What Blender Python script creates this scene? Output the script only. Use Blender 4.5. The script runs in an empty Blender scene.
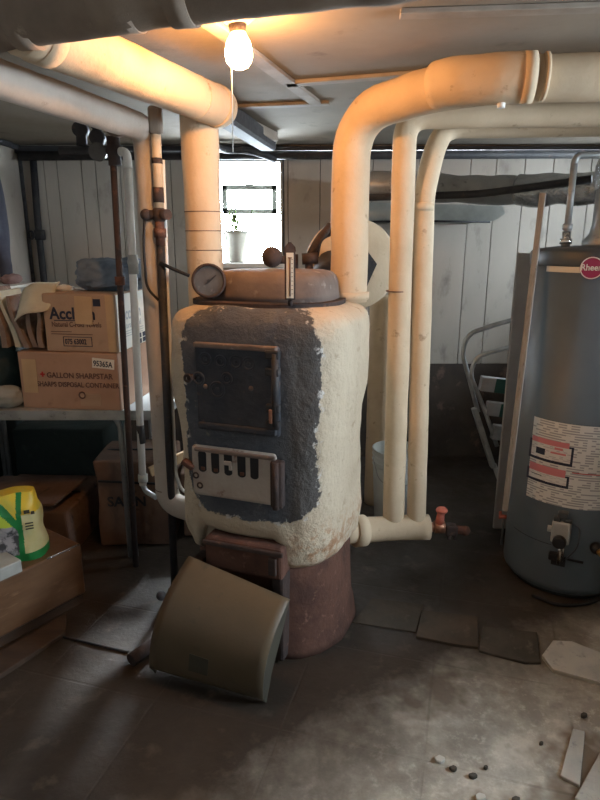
import bpy, bmesh, math, random
from mathutils import Vector, Matrix, Euler, noise
random.seed(7)
SC = bpy.context.scene
COL = SC.collection
PI = math.pi
H = 1.55
PITCH = math.radians(14.9)
CEIL = 2.15
BACK = 4.2
LEFT = -1.84
RIGHT = 2.6
FRONT = -1.2

# ---------------------------------------------------------------- survey: pixel + distance -> point
def ray(x, y):
    a = (x-300)/600; b = (400-y)/600
    return Vector((a, math.cos(PITCH)+b*math.sin(PITCH), -math.sin(PITCH)+b*math.cos(PITCH)))
def at(x, y, Y):
    r = ray(x, y); t = Y/r.y
    return Vector((r.x*t, Y, H+r.z*t))
def atz(x, y, z):
    r = ray(x, y); t = (z-H)/r.z
    return Vector((r.x*t, r.y*t, z))

# ---------------------------------------------------------------- materials
def newmat(name):
    m = bpy.data.materials.new(name); m.use_nodes = True
    nt = m.node_tree; b = nt.nodes['Principled BSDF']
    return m, nt, b
def mix(nt, fac, a, b, mode='MIX'):
    n = nt.nodes.new('ShaderNodeMix'); n.data_type = 'RGBA'; n.blend_type = mode
    for sock, v in ((0, fac), (6, a), (7, b)):
        if hasattr(v, 'is_linked') or hasattr(v, 'links'): nt.links.new(v, n.inputs[sock])
        elif isinstance(v, (int, float)): n.inputs[sock].default_value = v
        else: n.inputs[sock].default_value = (*v, 1)
    return n.outputs[2]
def math_(nt, op, a, b=None, c=None):
    n = nt.nodes.new('ShaderNodeMath'); n.operation = op
    for i, v in enumerate((a, b, c)):
        if v is None: continue
        if isinstance(v, (int, float)): n.inputs[i].default_value = v
        else: nt.links.new(v, n.inputs[i])
    return n.outputs[0]
def noise_(nt, scale, detail=5, rough=.6, coord=None, dist=0.0):
    n = nt.nodes.new('ShaderNodeTexNoise')
    n.inputs['Scale'].default_value = scale; n.inputs['Detail'].default_value = detail
    n.inputs['Roughness'].default_value = rough; n.inputs['Distortion'].default_value = dist
    if coord is None:
        tc = nt.nodes.new('ShaderNodeTexCoord'); coord = tc.outputs['Object']
    nt.links.new(coord, n.inputs['Vector'])
    return n.outputs['Fac']
def ramp(nt, v, lo, hi):
    n = nt.nodes.new('ShaderNodeMapRange'); n.clamp = True
    nt.links.new(v, n.inputs[0]); n.inputs[1].default_value = lo; n.inputs[2].default_value = hi
    return n.outputs[0]
def mapped(nt, scale):
    tc = nt.nodes.new('ShaderNodeTexCoord'); mp = nt.nodes.new('ShaderNodeMapping')
    mp.inputs['Scale'].default_value = scale
    nt.links.new(tc.outputs['Object'], mp.inputs['Vector']); return mp.outputs[0]
def bump(nt, b, h, strength=.3, dist=.01):
    n = nt.nodes.new('ShaderNodeBump'); n.inputs['Strength'].default_value = strength
    n.inputs['Distance'].default_value = dist
    nt.links.new(h, n.inputs['Height']); nt.links.new(n.outputs[0], b.inputs['Normal'])
def mat(name, col, col2=None, col3=None, scale=6, scale3=25, lo=.4, hi=.65, lo3=.6, hi3=.72, rough=.8, metal=0.0,
        bmp=0.0, bscale=30, stretch=None, spec=.4):
    m, nt, b = newmat(name)
    b.inputs['Roughness'].default_value = rough; b.inputs['Metallic'].default_value = metal
    b.inputs['Specular IOR Level'].default_value = spec
    co = mapped(nt, stretch) if stretch else None
    if col2 is None:
        b.inputs['Base Color'].default_value = (*col, 1)
    else:
        c = mix(nt, ramp(nt, noise_(nt, scale, coord=co), lo, hi), col, col2)
        if col3 is not None:
            c = mix(nt, ramp(nt, noise_(nt, scale3, coord=co), lo3, hi3), c, col3)
        nt.links.new(c, b.inputs['Base Color'])
    if bmp: bump(nt, b, noise_(nt, bscale, 6), bmp)
    return m
def emit(name, col, s):
    m, nt, b = newmat(name)
    b.inputs['Base Color'].default_value = (*col, 1)
    b.inputs['Emission Color'].default_value = (*col, 1); b.inputs['Emission Strength'].default_value = s
    return m

M = {}
M['plaster'] = mat('pipe_plaster', (.63,.495,.345), (.53,.40,.265), (.30,.20,.125), 5, 18, .42, .75, .63, .76, .85, bmp=.35, bscale=22)
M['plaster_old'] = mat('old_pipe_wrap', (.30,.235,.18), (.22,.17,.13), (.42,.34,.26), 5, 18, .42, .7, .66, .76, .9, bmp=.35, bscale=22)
M['plaster_shaded'] = mat('shaded_pipe_wrap', (.50,.44,.38), (.40,.345,.29), (.26,.21,.17), 5, 18, .42, .75, .64, .76, .9, bmp=.35, bscale=22)  # pipe plaster again, darkened in colour to stand for shade
M['rust'] = mat('rusty_iron', (.135,.062,.042), (.08,.038,.028), (.21,.11,.078), 8, 30, rough=.9, bmp=.5, bscale=40)
M['rust_dark'] = mat('dark_rusty_iron', (.062,.040,.034), (.035,.028,.028), (.13,.07,.052), 9, 26, rough=.85, bmp=.5, bscale=40)
M['dome'] = mat('dusty_cast_iron', (.20,.15,.125), (.13,.095,.08), (.32,.26,.22), 7, 22, rough=.85, bmp=.3, bscale=30)
M['iron'] = mat('black_iron', (.022,.022,.026), (.045,.042,.042), (.09,.055,.045), 10, 30, rough=.6, bmp=.3, bscale=40)
M['door_iron'] = mat('sooty_door_iron', (.030,.034,.046), (.050,.052,.062), (.15,.095,.075), 9, 14, .4, .6, .62, .74, .55, bmp=.5, bscale=35)
M['door_paint'] = mat('chipped_cream_door_paint', (.46,.41,.36), (.36,.28,.23), (.18,.085,.06), 7, 10, .4, .7, .60, .66, .8, bmp=.4, bscale=30)
M['wall'] = mat('painted_wall_panel', (.47,.42,.36), (.38,.34,.29), (.24,.21,.18), 2.2, 9, .35, .7, .60, .8, .75, bmp=.12, bscale=60, stretch=(1,1,.5))
M['found'] = mat('stained_foundation', (.085,.065,.052), (.05,.04,.036), (.16,.11,.085), 3, 9, rough=.95, bmp=.6, bscale=12)
M['found_green'] = mat('damp_green_foundation', (.030,.042,.038), (.022,.03,.028), (.05,.06,.055), 3, 9, rough=.9, bmp=.5, bscale=12)
M['ceil'] = mat('stained_ceiling_board', (.30,.255,.20), (.225,.185,.145), (.14,.11,.085), 1.6, 5, .38, .7, .6, .78, .9, bmp=.25, bscale=14)
M['batten'] = mat('ceiling_batten_paint', (.36,.31,.255), (.26,.22,.18), None, 6, rough=.8)
M['joist'] = mat('dark_stained_timber', (.065,.064,.068), (.04,.04,.043), None, 6, rough=.8, stretch=(.3,6,6))
M['card'] = mat('brown_cardboard', (.46,.32,.22), (.40,.27,.185), (.31,.2,.13), 4, 12, .35, .7, .62, .8, .8, bmp=.08, bscale=50)
M['card_orange'] = mat('orange_brown_cardboard', (.46,.29,.20), (.38,.23,.155), (.29,.17,.115), 4, 12, .35, .7, .62, .8, .8, bmp=.08, bscale=50)
M['card_dark'] = mat('dirty_cardboard', (.19,.115,.08), (.13,.08,.06), (.08,.055,.045), 5, 14, rough=.9, bmp=.3, bscale=25)
M['card_shiny'] = mat('film_wrapped_cardboard', (.17,.095,.052), (.13,.07,.038), (.22,.13,.075), 4, 12, rough=.28, bmp=.15, bscale=18, stretch=(1,1,5))
M['card_light'] = mat('tan_paper_patch', (.56,.39,.23), (.48,.33,.19), None, 6, rough=.8)
M['card_white'] = mat('white_cardboard', (.80,.78,.70), (.72,.69,.6), None, 6, rough=.8)
M['ink'] = mat('dark_navy_ink', (.03,.035,.06), rough=.8)
M['ink_brown'] = mat('faded_brown_ink', (.13,.07,.055), rough=.8)
M['ink_grey'] = mat('faded_grey_ink', (.42,.43,.44), rough=.8)
M['ink_red'] = mat('red_ink', (.55,.05,.05), rough=.8)
M['ink_pink'] = mat('pink_ink', (.72,.25,.27), rough=.7)
M['white'] = mat('white_paint', (.80,.79,.76), (.70,.68,.64), None, 8, rough=.6)
M['paper'] = mat('white_paper', (.82,.80,.74), (.72,.69,.6), None, 8, rough=.8)
M['paper_brown'] = mat('old_paper_sack', (.30,.215,.17), (.22,.15,.115), (.45,.36,.29), 9, 20, rough=.9, bmp=.4, bscale=25)
M['paper_cream'] = mat('cream_paper_sack', (.66,.62,.48), (.56,.5,.38), None, 7, rough=.85, bmp=.3, bscale=25)
M['blue_cloth'] = mat('grey_blue_tarp', (.16,.20,.25), (.11,.14,.18), (.42,.46,.5), 8, 20, .4, .65, .68, .76, .6, bmp=.5, bscale=14)
M['navy_cloth'] = mat('dark_blue_cloth', (.11,.115,.15), (.075,.08,.11), None, 8, rough=.9, bmp=.4, bscale=20)
M['green_plastic'] = mat('dark_green_plastic_sack', (.012,.026,.024), (.02,.036,.034), None, 7, rough=.5, bmp=.6, bscale=12)
M['alu'] = mat('aluminium', (.55,.55,.54), (.42,.42,.42), None, 20, rough=.35, metal=.9)
M['alu_dull'] = mat('dull_aluminium_edge', (.42,.43,.42), (.32,.33,.32), (.2,.2,.2), 14, 40, rough=.5, metal=.6)
M['galv'] = mat('galvanised_sheet', (.40,.41,.41), (.30,.31,.31), (.16,.165,.17), 9, 20, rough=.4, metal=.35, bmp=.15)
M['foil'] = mat('crinkled_foil', (.62,.64,.66), (.4,.42,.44), None, 14, rough=.22, metal=.8, bmp=1.0, bscale=35)
M['table_top'] = mat('grey_laminate', (.36,.38,.38), (.30,.31,.31), None, 8, rough=.5)
M['heater'] = mat('grey_blue_enamel', (.115,.145,.17), (.098,.123,.145), None, 3, rough=.48)
M['heater_dark'] = mat('dark_grey_enamel', (.07,.08,.088), (.055,.06,.066), None, 3, rough=.45)
M['black'] = mat('black_plastic', (.015,.015,.017), rough=.5)
M['panel'] = mat('grey_brown_hardboard', (.46,.41,.37), (.38,.34,.31), None, 4, rough=.8)
M['rag'] = mat('faded_pink_rag', (.34,.22,.2), (.26,.17,.16), None, 9, rough=.9)
M['sash'] = mat('dark_grey_sash', (.12,.125,.112), (.09,.094,.085), None, 10, rough=.7)
M['rubber'] = mat('black_rubber_cable', (.014,.014,.016), rough=.6)
M['chrome'] = mat('chrome', (.75,.75,.74), rough=.2, metal=1.0)
M['control'] = mat('pale_grey_control_box', (.42,.43,.42), (.34,.35,.34), None, 10, rough=.5)
M['brass'] = mat('brass', (.55,.36,.13), rough=.35, metal=.9)
M['red_paint'] = mat('faded_red_valve_paint', (.52,.15,.10), (.38,.10,.07), None, 20, rough=.7)
M['copper'] = mat('worn_copper', (.45,.22,.14), (.3,.14,.09), None, 20, rough=.45, metal=.7)
M['wood'] = mat('weathered_wood_strip', (.32,.29,.255), (.24,.21,.18), (.10,.08,.07), 14, 10, rough=.9, stretch=(6,6,1))
M['board'] = mat('dirty_wood_board', (.075,.045,.028), (.05,.03,.02), None, 5, rough=.85, stretch=(1,6,6))
M['bucket'] = mat('white_pail_plastic', (.60,.62,.60), (.5,.52,.5), None, 6, rough=.5)
M['pot'] = mat('pale_flowerpot', (.50,.49,.43), (.42,.41,.36), None, 8, rough=.7)
M['soil'] = mat('potting_soil', (.04,.03,.02), rough=1)
M['leaf'] = mat('thin_green_leaf', (.16,.22,.07), (.10,.16,.05), None, 20, rough=.6)
M['frame'] = mat('grey_sash_paint', (.40,.41,.38), (.32,.33,.3), None, 10, rough=.6)
M['tile_light'] = mat('pale_broken_tile', (.52,.50,.44), (.42,.41,.38), (.28,.27,.26), 10, 24, rough=.7, bmp=.3, bscale=30)
M['tile_grey'] = mat('grey_slab', (.075,.066,.052), (.05,.045,.037), (.13,.115,.09), 8, 20, rough=.8, bmp=.3, bscale=30)
M['tile_brown'] = mat('brown_slab', (.075,.056,.038), (.055,.042,.03), (.095,.075,.052), 8, 20, rough=.8, bmp=.3, bscale=30)
M['chute'] = mat('dirty_olive_sheet_metal', (.13,.095,.058), (.10,.077,.049), (.062,.06,.044), 4, 10, .35, .7, .6, .75, .5, bmp=.15, bscale=20)
M['chute_dark'] = mat('dark_olive_sheet_metal', (.075,.07,.052), (.055,.05,.04), None, 6, rough=.6)
M['cream_scale'] = mat('thermometer_scale', (.70,.62,.5), rough=.6)
M['gauge_face'] = mat('dirty_gauge_glass', (.11,.10,.09), (.07,.062,.056), (.2,.175,.155), 12, 30, rough=.25)
M['yellow'] = mat('yellow_bag_print', (.72,.52,.04), (.62,.56,.08), None, 14, rough=.4)
M['bag_green'] = mat('green_bag_print', (.015,.20,.05), rough=.4)
M['bag_lime'] = mat('lime_bag_print', (.42,.55,.05), rough=.4)
M['bag_cream'] = mat('cream_bag_print', (.66,.62,.34), (.6,.55,.25), None, 14, rough=.4)
M['bag_stone'] = mat('pebble_print', (.34,.33,.34), (.05,.05,.055), (.6,.58,.55), 22, 30, .45, .55, rough=.4)
M['bag_ink'] = mat('bag_dark_ink', (.05,.045,.03), rough=.5)
M['step_green'] = mat('green_tread_rubber', (.02,.07,.055), rough=.8)
M['step_grey'] = mat('grey_tread', (.30,.31,.32), (.24,.25,.26), None, 12, rough=.6)
M['magenta'] = mat('maroon_badge', (.33,.03,.10), rough=.35)
M['label'] = None

def glass():
    m, nt, b = newmat('window_glass')
    out = nt.nodes['Material Output']
    t = nt.nodes.new('ShaderNodeBsdfTransparent'); g = nt.nodes.new('ShaderNodeBsdfGlossy')
    g.inputs['Roughness'].default_value = .03
    f = nt.nodes.new('ShaderNodeFresnel'); f.inputs[0].default_value = 1.45
    mx = nt.nodes.new('ShaderNodeMixShader')
    nt.links.new(f.outputs[0], mx.inputs[0]); nt.links.new(t.outputs[0], mx.inputs[1]); nt.links.new(g.outputs[0], mx.inputs[2])
    nt.links.new(mx.outputs[0], out.inputs['Surface'])
    return m
M['glass'] = glass()
M['bulb'] = emit('lit_bulb_glass', (1.0,.47,.155), 215)

def floor_mat():
    m, nt, b = newmat('concrete_floor_painted_daylight')
    tc = nt.nodes.new('ShaderNodeTexCoord'); co = tc.outputs['Object']
    sep = nt.nodes.new('ShaderNodeSeparateXYZ'); nt.links.new(co, sep.inputs[0])
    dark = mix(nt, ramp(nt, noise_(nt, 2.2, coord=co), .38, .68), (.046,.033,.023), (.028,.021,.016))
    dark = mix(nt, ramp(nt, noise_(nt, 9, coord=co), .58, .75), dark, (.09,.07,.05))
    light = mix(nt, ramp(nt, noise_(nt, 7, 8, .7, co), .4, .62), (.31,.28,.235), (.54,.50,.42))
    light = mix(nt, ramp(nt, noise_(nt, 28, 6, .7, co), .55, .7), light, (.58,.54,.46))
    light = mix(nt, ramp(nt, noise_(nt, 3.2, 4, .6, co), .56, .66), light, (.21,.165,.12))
    # pool of daylight painted into the floor colour, bottom right, over mottled concrete
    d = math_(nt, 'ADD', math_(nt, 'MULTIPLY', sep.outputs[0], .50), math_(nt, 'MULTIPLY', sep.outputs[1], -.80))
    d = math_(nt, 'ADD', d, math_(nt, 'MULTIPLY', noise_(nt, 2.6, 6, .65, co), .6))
    lit_patch = ramp(nt, d, .00, .40)
    c = mix(nt, lit_patch, dark, light)
    # fine joints of the old slabs
    mp = nt.nodes.new('ShaderNodeMapping'); mp.inputs['Rotation'].default_value = (0,0,.28)
    nt.links.new(co, mp.inputs['Vector'])
    br = nt.nodes.new('ShaderNodeTexBrick'); nt.links.new(mp.outputs[0], br.inputs['Vector'])
    br.inputs['Scale'].default_value = 1.0; br.inputs['Brick Width'].default_value = .46; br.inputs['Row Height'].default_value = .46
    br.inputs['Mortar Size'].default_value = .006; br.inputs['Mortar Smooth'].default_value = .6
    br.offset = .0
    c = mix(nt, math_(nt, 'MULTIPLY', math_(nt, 'MULTIPLY', br.outputs['Fac'], .3), ramp(nt, noise_(nt, 2.5, coord=co), .45, .6)), c, (.06,.048,.036))
    nt.links.new(c, b.inputs['Base Color'])
    nt.links.new(ramp(nt, noise_(nt, 5, coord=co), -.3, 1.0), b.inputs['Roughness'])
    h = math_(nt, 'SUBTRACT', noise_(nt, 24, 7, .65, co), math_(nt, 'MULTIPLY', br.outputs['Fac'], .3))
    bump(nt, b, h, .35, .01)
    return m
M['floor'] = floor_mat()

def boiler_mat():
    m, nt, b = newmat('boiler_jacket_plaster')
    tc = nt.nodes.new('ShaderNodeTexCoord'); co = tc.outputs['Object']
    sep = nt.nodes.new('ShaderNodeSeparateXYZ'); nt.links.new(co, sep.inputs[0])
    X, Y, Z = sep.outputs
    cream = mix(nt, ramp(nt, noise_(nt, 4, 6, .6, co), .42, .75), (.62,.515,.38), (.51,.405,.285))
    cream = mix(nt, ramp(nt, noise_(nt, 15, 6, .65, co), .60, .74), cream, (.36,.245,.16))
    # rust stain low on the right where the return pipe enters, and streaks along the top rim
    cem = mix(nt, ramp(nt, noise_(nt, 6, 6, .6, co), .4, .65), (.070,.076,.092), (.120,.124,.138))
    right = ramp(nt, X, .12, .20)
    cem = mix(nt, math_(nt, 'MULTIPLY', right, .8), cem, (.085,.072,.06))
    cem = mix(nt, ramp(nt, noise_(nt, 20, 6, .6, co), .64, .72), cem, (.21,.19,.17))
    nz = math_(nt, 'SUBTRACT', noise_(nt, 9, 7, .68, co), .5)
    nz2 = math_(nt, 'SUBTRACT', noise_(nt, 45, 3, .6, co), .5)
    nz = math_(nt, 'ADD', math_(nt, 'MULTIPLY', nz, .085), math_(nt, 'MULTIPLY', nz2, .03))
    # rounded rectangle of grey furnace cement around the doors
    slope = math_(nt, 'MULTIPLY', math_(nt, 'ABSOLUTE', math_(nt, 'SUBTRACT', Z, .95)), -.03)
    qx = math_(nt, 'SUBTRACT', math_(nt, 'ABSOLUTE', math_(nt, 'SUBTRACT', X, .022)), .115)
    qz = math_(nt, 'SUBTRACT', math_(nt, 'ABSOLUTE', math_(nt, 'SUBTRACT', Z, .955)), .25)
    mx = math_(nt, 'MAXIMUM', qx, 0.0); mz = math_(nt, 'MAXIMUM', qz, 0.0)
    ln = math_(nt, 'SQRT', math_(nt, 'ADD', math_(nt, 'MULTIPLY', mx, mx), math_(nt, 'MULTIPLY', mz, mz)))
    sd = math_(nt, 'ADD', math_(nt, 'SUBTRACT', ln, .135), nz)
    inside = ramp(nt, math_(nt, 'MULTIPLY', sd, -1), -.002, .004)
    front = ramp(nt, math_(nt, 'MULTIPLY', Y, -1), .10, .12)
    msk = math_(nt, 'MULTIPLY', inside, front)
    c = mix(nt, msk, cream, cem)
    # bare chips along the patch edge
    edge = math_(nt, 'SUBTRACT', 1.0, ramp(nt, math_(nt, 'ABSOLUTE', sd), .004, .016))
    chip = math_(nt, 'MULTIPLY', math_(nt, 'MULTIPLY', edge, front), ramp(nt, noise_(nt, 30, 4, .6, co), .56, .6))
    c = mix(nt, chip, c, (.62,.58,.54))
    # rust bleeding from the return pipe
    dx = math_(nt, 'SUBTRACT', X, .27); dz = math_(nt, 'SUBTRACT', Z, .46)
    rr = math_(nt, 'SQRT', math_(nt, 'ADD', math_(nt, 'MULTIPLY', dx, dx), math_(nt, 'MULTIPLY', dz, dz)))
    rs = math_(nt, 'MULTIPLY', ramp(nt, math_(nt, 'MULTIPLY', rr, -1), -.13, -.04), ramp(nt, noise_(nt, 28, 5, .6, co), .45, .6))
    c = mix(nt, math_(nt, 'MULTIPLY', rs, .8), c, (.42,.2,.09))
    nt.links.new(c, b.inputs['Base Color']); b.inputs['Roughness'].default_value = .85
    h = math_(nt, 'ADD', noise_(nt, 24, 7, .65, co), math_(nt, 'MULTIPLY', msk, .25))
    bump(nt, b, h, .8, .018)
    return m
M['boiler'] = boiler_mat()

def text_lines(name, bg, ink, sx, sz, dens=.5):
    """printed small type: rows of broken dark dashes"""
    m, nt, b = newmat(name)
    tc = nt.nodes.new('ShaderNodeTexCoord'); co = tc.outputs['UV']
    mp = nt.nodes.new('ShaderNodeMapping'); mp.inputs['Scale'].default_value = (sx, sz, 1)
    nt.links.new(co, mp.inputs['Vector'])
    sep = nt.nodes.new('ShaderNodeSeparateXYZ'); nt.links.new(mp.outputs[0], sep.inputs[0])
    row = math_(nt, 'LESS_THAN', math_(nt, 'FRACT', sep.outputs[1]), .5)
    cell = nt.nodes.new('ShaderNodeTexWhiteNoise'); cell.noise_dimensions = '2D'
    fl = nt.nodes.new('ShaderNodeVectorMath'); fl.operation = 'FLOOR'; nt.links.new(mp.outputs[0], fl.inputs[0])
    nt.links.new(fl.outputs[0], cell.inputs['Vector'])
    on = math_(nt, 'LESS_THAN', cell.outputs['Value'], dens)
    c = mix(nt, math_(nt, 'MULTIPLY', row, on), bg, ink)
    nt.links.new(c, b.inputs['Base Color']); b.inputs['Roughness'].default_value = .6
    return m
M['label'] = text_lines('warning_sheet_print', (.78,.76,.72), (.40,.39,.39), 26, 34, .62)
M['label_pic'] = text_lines('warning_panel_print', (.80,.76,.73), (.55,.5,.5), 12, 9, .35)

# ---------------------------------------------------------------- mesh kit
WM = {}
class MB:
    def __init__(s): s.bm = bmesh.new(); s.mi = 0; s.smooth = False
    def _new(s, fn, smooth=None):
        before = set(s.bm.faces)
        r = fn()
        for f in s.bm.faces:
            if f not in before:
                f.material_index = s.mi; f.smooth = s.smooth if smooth is None else smooth
        return r
    def box(s, c, size, rot=None, bev=0.0, seg=2):
        tmp = bmesh.new(); bmesh.ops.create_cube(tmp, size=1)
        bmesh.ops.scale(tmp, vec=Vector(size), verts=tmp.verts)
        if bev: bmesh.ops.bevel(tmp, geom=list(tmp.edges), offset=bev, segments=seg, affect='EDGES', profile=.5)
        mt = Matrix.Translation(Vector(c)) @ (rot if rot is not None else Matrix())
        return s._merge(tmp, mt, False)
    def _merge(s, tmp, mt, smooth):
        vs = [s.bm.verts.new(mt @ v.co) for v in tmp.verts]; tmp.verts.index_update()
        for f in tmp.faces:
            try:
                nf = s.bm.faces.new([vs[v.index] for v in f.verts]); nf.material_index = s.mi; nf.smooth = smooth
            except ValueError: pass
        tmp.free(); return s
    def loft(s, rings, cap0=True, cap1=True, smooth=True, closed=True):
        vr = [[s.bm.verts.new(p) for p in r] for r in rings]
        n = len(rings[0])
        for a, b in zip(vr, vr[1:]):
            for i in range(n if closed else n-1):
                j = (i+1) % n
                f = s.bm.faces.new((a[i], a[j], b[j], b[i])); f.smooth = smooth; f.material_index = s.mi
        if cap0: f = s.bm.faces.new(list(reversed(vr[0]))); f.material_index = s.mi
        if cap1: f = s.bm.faces.new(vr[-1]); f.material_index = s.mi
        return s
    def lathe(s, prof, c=(0,0,0), seg=32, rot=None, smooth=True):
        """profile of (radius, height) about local Z"""
        mt = Matrix.Translation(Vector(c)) @ (rot if rot is not None else Matrix())
        rings = [[mt @ Vector((max(r,1e-4)*math.cos(2*PI*i/seg), max(r,1e-4)*math.sin(2*PI*i/seg), z)) for i in range(seg)] for r, z in prof]
        return s.loft(rings, True, True, smooth)
    def cyl(s, p0, p1, r0, r1=None, seg=20, smooth=True):
        return s.tube([p0, p1], r0, r1 if r1 is not None else r0, seg=seg, bend=0)
    def tube(s, pts, r, r1=None, seg=16, bend=.06, wob=0.0, step=None, bs=8, cap=True):
        pts = [Vector(p) for p in pts]
        path = [pts[0]]
        for i in range(1, len(pts)-1):
            a, b, c = pts[i-1], pts[i], pts[i+1]
            d0 = (a-b); d1 = (c-b)
            bb = min(bend, d0.length*.48, d1.length*.48)
            if bb < 1e-5: path.append(b); continue
            p0 = b+d0.normalized()*bb; p2 = b+d1.normalized()*bb
            for k in range(bs+1):
                t = k/bs; path.append(p0*(1-t)**2+b*2*t*(1-t)+p2*t*t)
        path.append(pts[-1])
        if step:
            q = [path[0]]
            for a, b in zip(path, path[1:]):
                m = max(1, int((b-a).length/step))
                for k in range(1, m+1): q.append(a.lerp(b, k/m))
            path = q
        # parallel transport
        tang = []
        for i in range(len(path)):
            a = path[max(0, i-1)]; b = path[min(len(path)-1, i+1)]
            tang.append((b-a).normalized())
        up = Vector((0,0,1)) if abs(tang[0].z) < .9 else Vector((1,0,0))
        nrm = (up - tang[0]*up.dot(tang[0])).normalized()
        rings = []
        L = 0
        tot = sum((b-a).length for a, b in zip(path, path[1:])) or 1
        for i, p in enumerate(path):
            if i:
                L += (path[i]-path[i-1]).length
                nrm = (nrm - tang[i]*nrm.dot(tang[i])).normalized()
            bi = tang[i].cross(nrm)
            rr = r if r1 is None else r+(r1-r)*L/tot
            ring = []
            for k in range(seg):
                a = 2*PI*k/seg
                d = nrm*math.cos(a)+bi*math.sin(a)
                w = 1+(wob*noise.noise((p+d*rr)*9) if wob else 0)
                ring.append(p+d*rr*w)
            rings.append(ring)
        return s.loft(rings, cap, cap, True)
    def torus(s, c, R, r, axis=(0,0,1), seg=20, sec=8):
        q = Vector((0,0,1)).rotation_difference(Vector(axis)).to_matrix()
        c = Vector(c); rings = []
        vr = []
        for i in range(seg):
            a = 2*PI*i/seg
            vr.append([s.bm.verts.new(c+q@Vector(((R+r*math.cos(2*PI*k/sec))*math.cos(a), (R+r*math.cos(2*PI*k/sec))*math.sin(a), r*math.sin(2*PI*k/sec)))) for k in range(sec)])
        for i in range(seg):
            for k in range(sec):
                f = s.bm.faces.new((vr[i][k], vr[(i+1)%seg][k], vr[(i+1)%seg][(k+1)%sec], vr[i][(k+1)%sec]))
                f.smooth = True; f.material_index = s.mi
        return s
    def sphere(s, c, r, sc=(1,1,1), seg=20, rings=12, rot=None):
        tmp = bmesh.new(); bmesh.ops.create_uvsphere(tmp, u_segments=seg, v_segments=rings, radius=r)
        bmesh.ops.scale(tmp, vec=Vector(sc), verts=tmp.verts)
        return s._merge(tmp, Matrix.Translation(Vector(c)) @ (rot if rot is not None else Matrix()), True)
    def blob(s, c, size, amp=.12, freq=3, sub=4, power=2.6, rot=None, seed=0, flat=True, crease=.0):
        tmp = bmesh.new(); bmesh.ops.create_icosphere(tmp, subdivisions=sub, radius=1)
        for v in tmp.verts:
            d = v.co.normalized()
            k = (abs(d.x)**power+abs(d.y)**power+abs(d.z)**power)**(-1/power)
            n_ = noise.noise(d*freq+Vector((seed*7.3,seed*3.1,1)))
            n2 = abs(noise.noise(d*freq*2.6+Vector((seed,2,seed*5))))
            v.co = d*k*(1+amp*n_-crease*n2)
            v.co = Vector((v.co.x*size[0]/2, v.co.y*size[1]/2, v.co.z*size[2]/2))
            if flat: v.co.z = max(v.co.z, -size[2]*.47)
        return s._merge(tmp, Matrix.Translation(Vector(c)) @ (rot if rot is not None else Matrix()), True)
    def prism(s, poly, z0, z1, bev=0):
        tmp = bmesh.new()
        a = [tmp.verts.new((p[0], p[1], z0)) for p in poly]; b = [tmp.verts.new((p[0], p[1], z1)) for p in poly]
        n = len(poly)
        tmp.faces.new(list(reversed(a))); tmp.faces.new(b)
        for i in range(n): tmp.faces.new((a[i], a[(i+1)%n], b[(i+1)%n], b[i]))
        if bev: bmesh.ops.bevel(tmp, geom=list(tmp.edges), offset=bev, segments=1, affect='EDGES')
        return s._merge(tmp, Matrix(), False)
    def build(s, name, mats, parent=None, local=False, uv=None):
        bm = s.bm
        bmesh.ops.recalc_face_normals(bm, faces=bm.faces)
        me = bpy.data.meshes.new(name)
        o = bpy.data.objects.new(name, me); COL.objects.link(o)
        if parent is not None:
            w = WM[parent]
            if not local: bmesh.ops.transform(bm, matrix=w.inverted(), verts=bm.verts)
            o.parent = parent; WM[o] = w
        else:
            xs = [v.co for v in bm.verts]
            lo = Vector((min(v.x for v in xs), min(v.y for v in xs), min(v.z for v in xs)))
            hi = Vector((max(v.x for v in xs), max(v.y for v in xs), max(v.z for v in xs)))
            c = Vector(((lo.x+hi.x)/2, (lo.y+hi.y)/2, lo.z))
            bmesh.ops.translate(bm, vec=-c, verts=bm.verts)
            o.location = c; WM[o] = Matrix.Translation(c)
        bm.to_mesh(me); bm.free()
        for mm in (mats if isinstance(mats, (list, tuple)) else [mats]): me.materials.append(mm)
        return o

def thing(name, loc, label, cat, rz=0.0, group=None):
    o = bpy.data.objects.new(name, None); COL.objects.link(o)
    o.empty_display_size = .1
    o.location = loc; o.rotation_euler = (0,0,rz)
    WM[o] = Matrix.Translation(Vector(loc)) @ Matrix.Rotation(rz, 4, 'Z')
    o['label'] = label; o['category'] = cat
    if group: o['group'] = group
    return o
def tag(o, label, cat, group=None):
    o['label'] = label; o['category'] = cat
    if group: o['group'] = group
    return o
def struct(o): o['kind'] = 'structure'; return o
def text(body, size, org, xd, zd, m, parent, name='printed_text', local=True, bold=0.0, xs=1.0, align='LEFT'):
    """flat lettering standing 1 mm proud of the face spanned by xd (reading direction) and zd (up)"""
    cu = bpy.data.curves.new(name, 'FONT'); cu.body = body; cu.size = size; cu.offset = bold; cu.extrude = .0004
    cu.align_x = align; cu.resolution_u = 3
    t = bpy.data.objects.new('tmp', cu); COL.objects.link(t)
    me = bpy.data.meshes.new_from_object(t.evaluated_get(bpy.context.evaluated_depsgraph_get()))
    bpy.data.objects.remove(t); bpy.data.curves.remove(cu)
    xd = Vector(xd).normalized(); zd = Vector(zd).normalized(); nd = xd.cross(zd)
    mt = Matrix(((xd.x*xs, zd.x, nd.x, org[0]), (xd.y*xs, zd.y, nd.y, org[1]), (xd.z*xs, zd.z, nd.z, org[2]), (0,0,0,1)))
    if not local: mt = WM[parent].inverted() @ mt
    me.transform(mt); me.name = name
    o = bpy.data.objects.new(name, me); COL.objects.link(o); o.parent = parent; WM[o] = WM[parent]
    me.materials.clear(); me.materials.append(m)
    return o
RZ = lambda a: Matrix.Rotation(a, 4, 'Z')
RX = lambda a: Matrix.Rotation(a, 4, 'X')
RY = lambda a: Matrix.Rotation(a, 4, 'Y')

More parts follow.
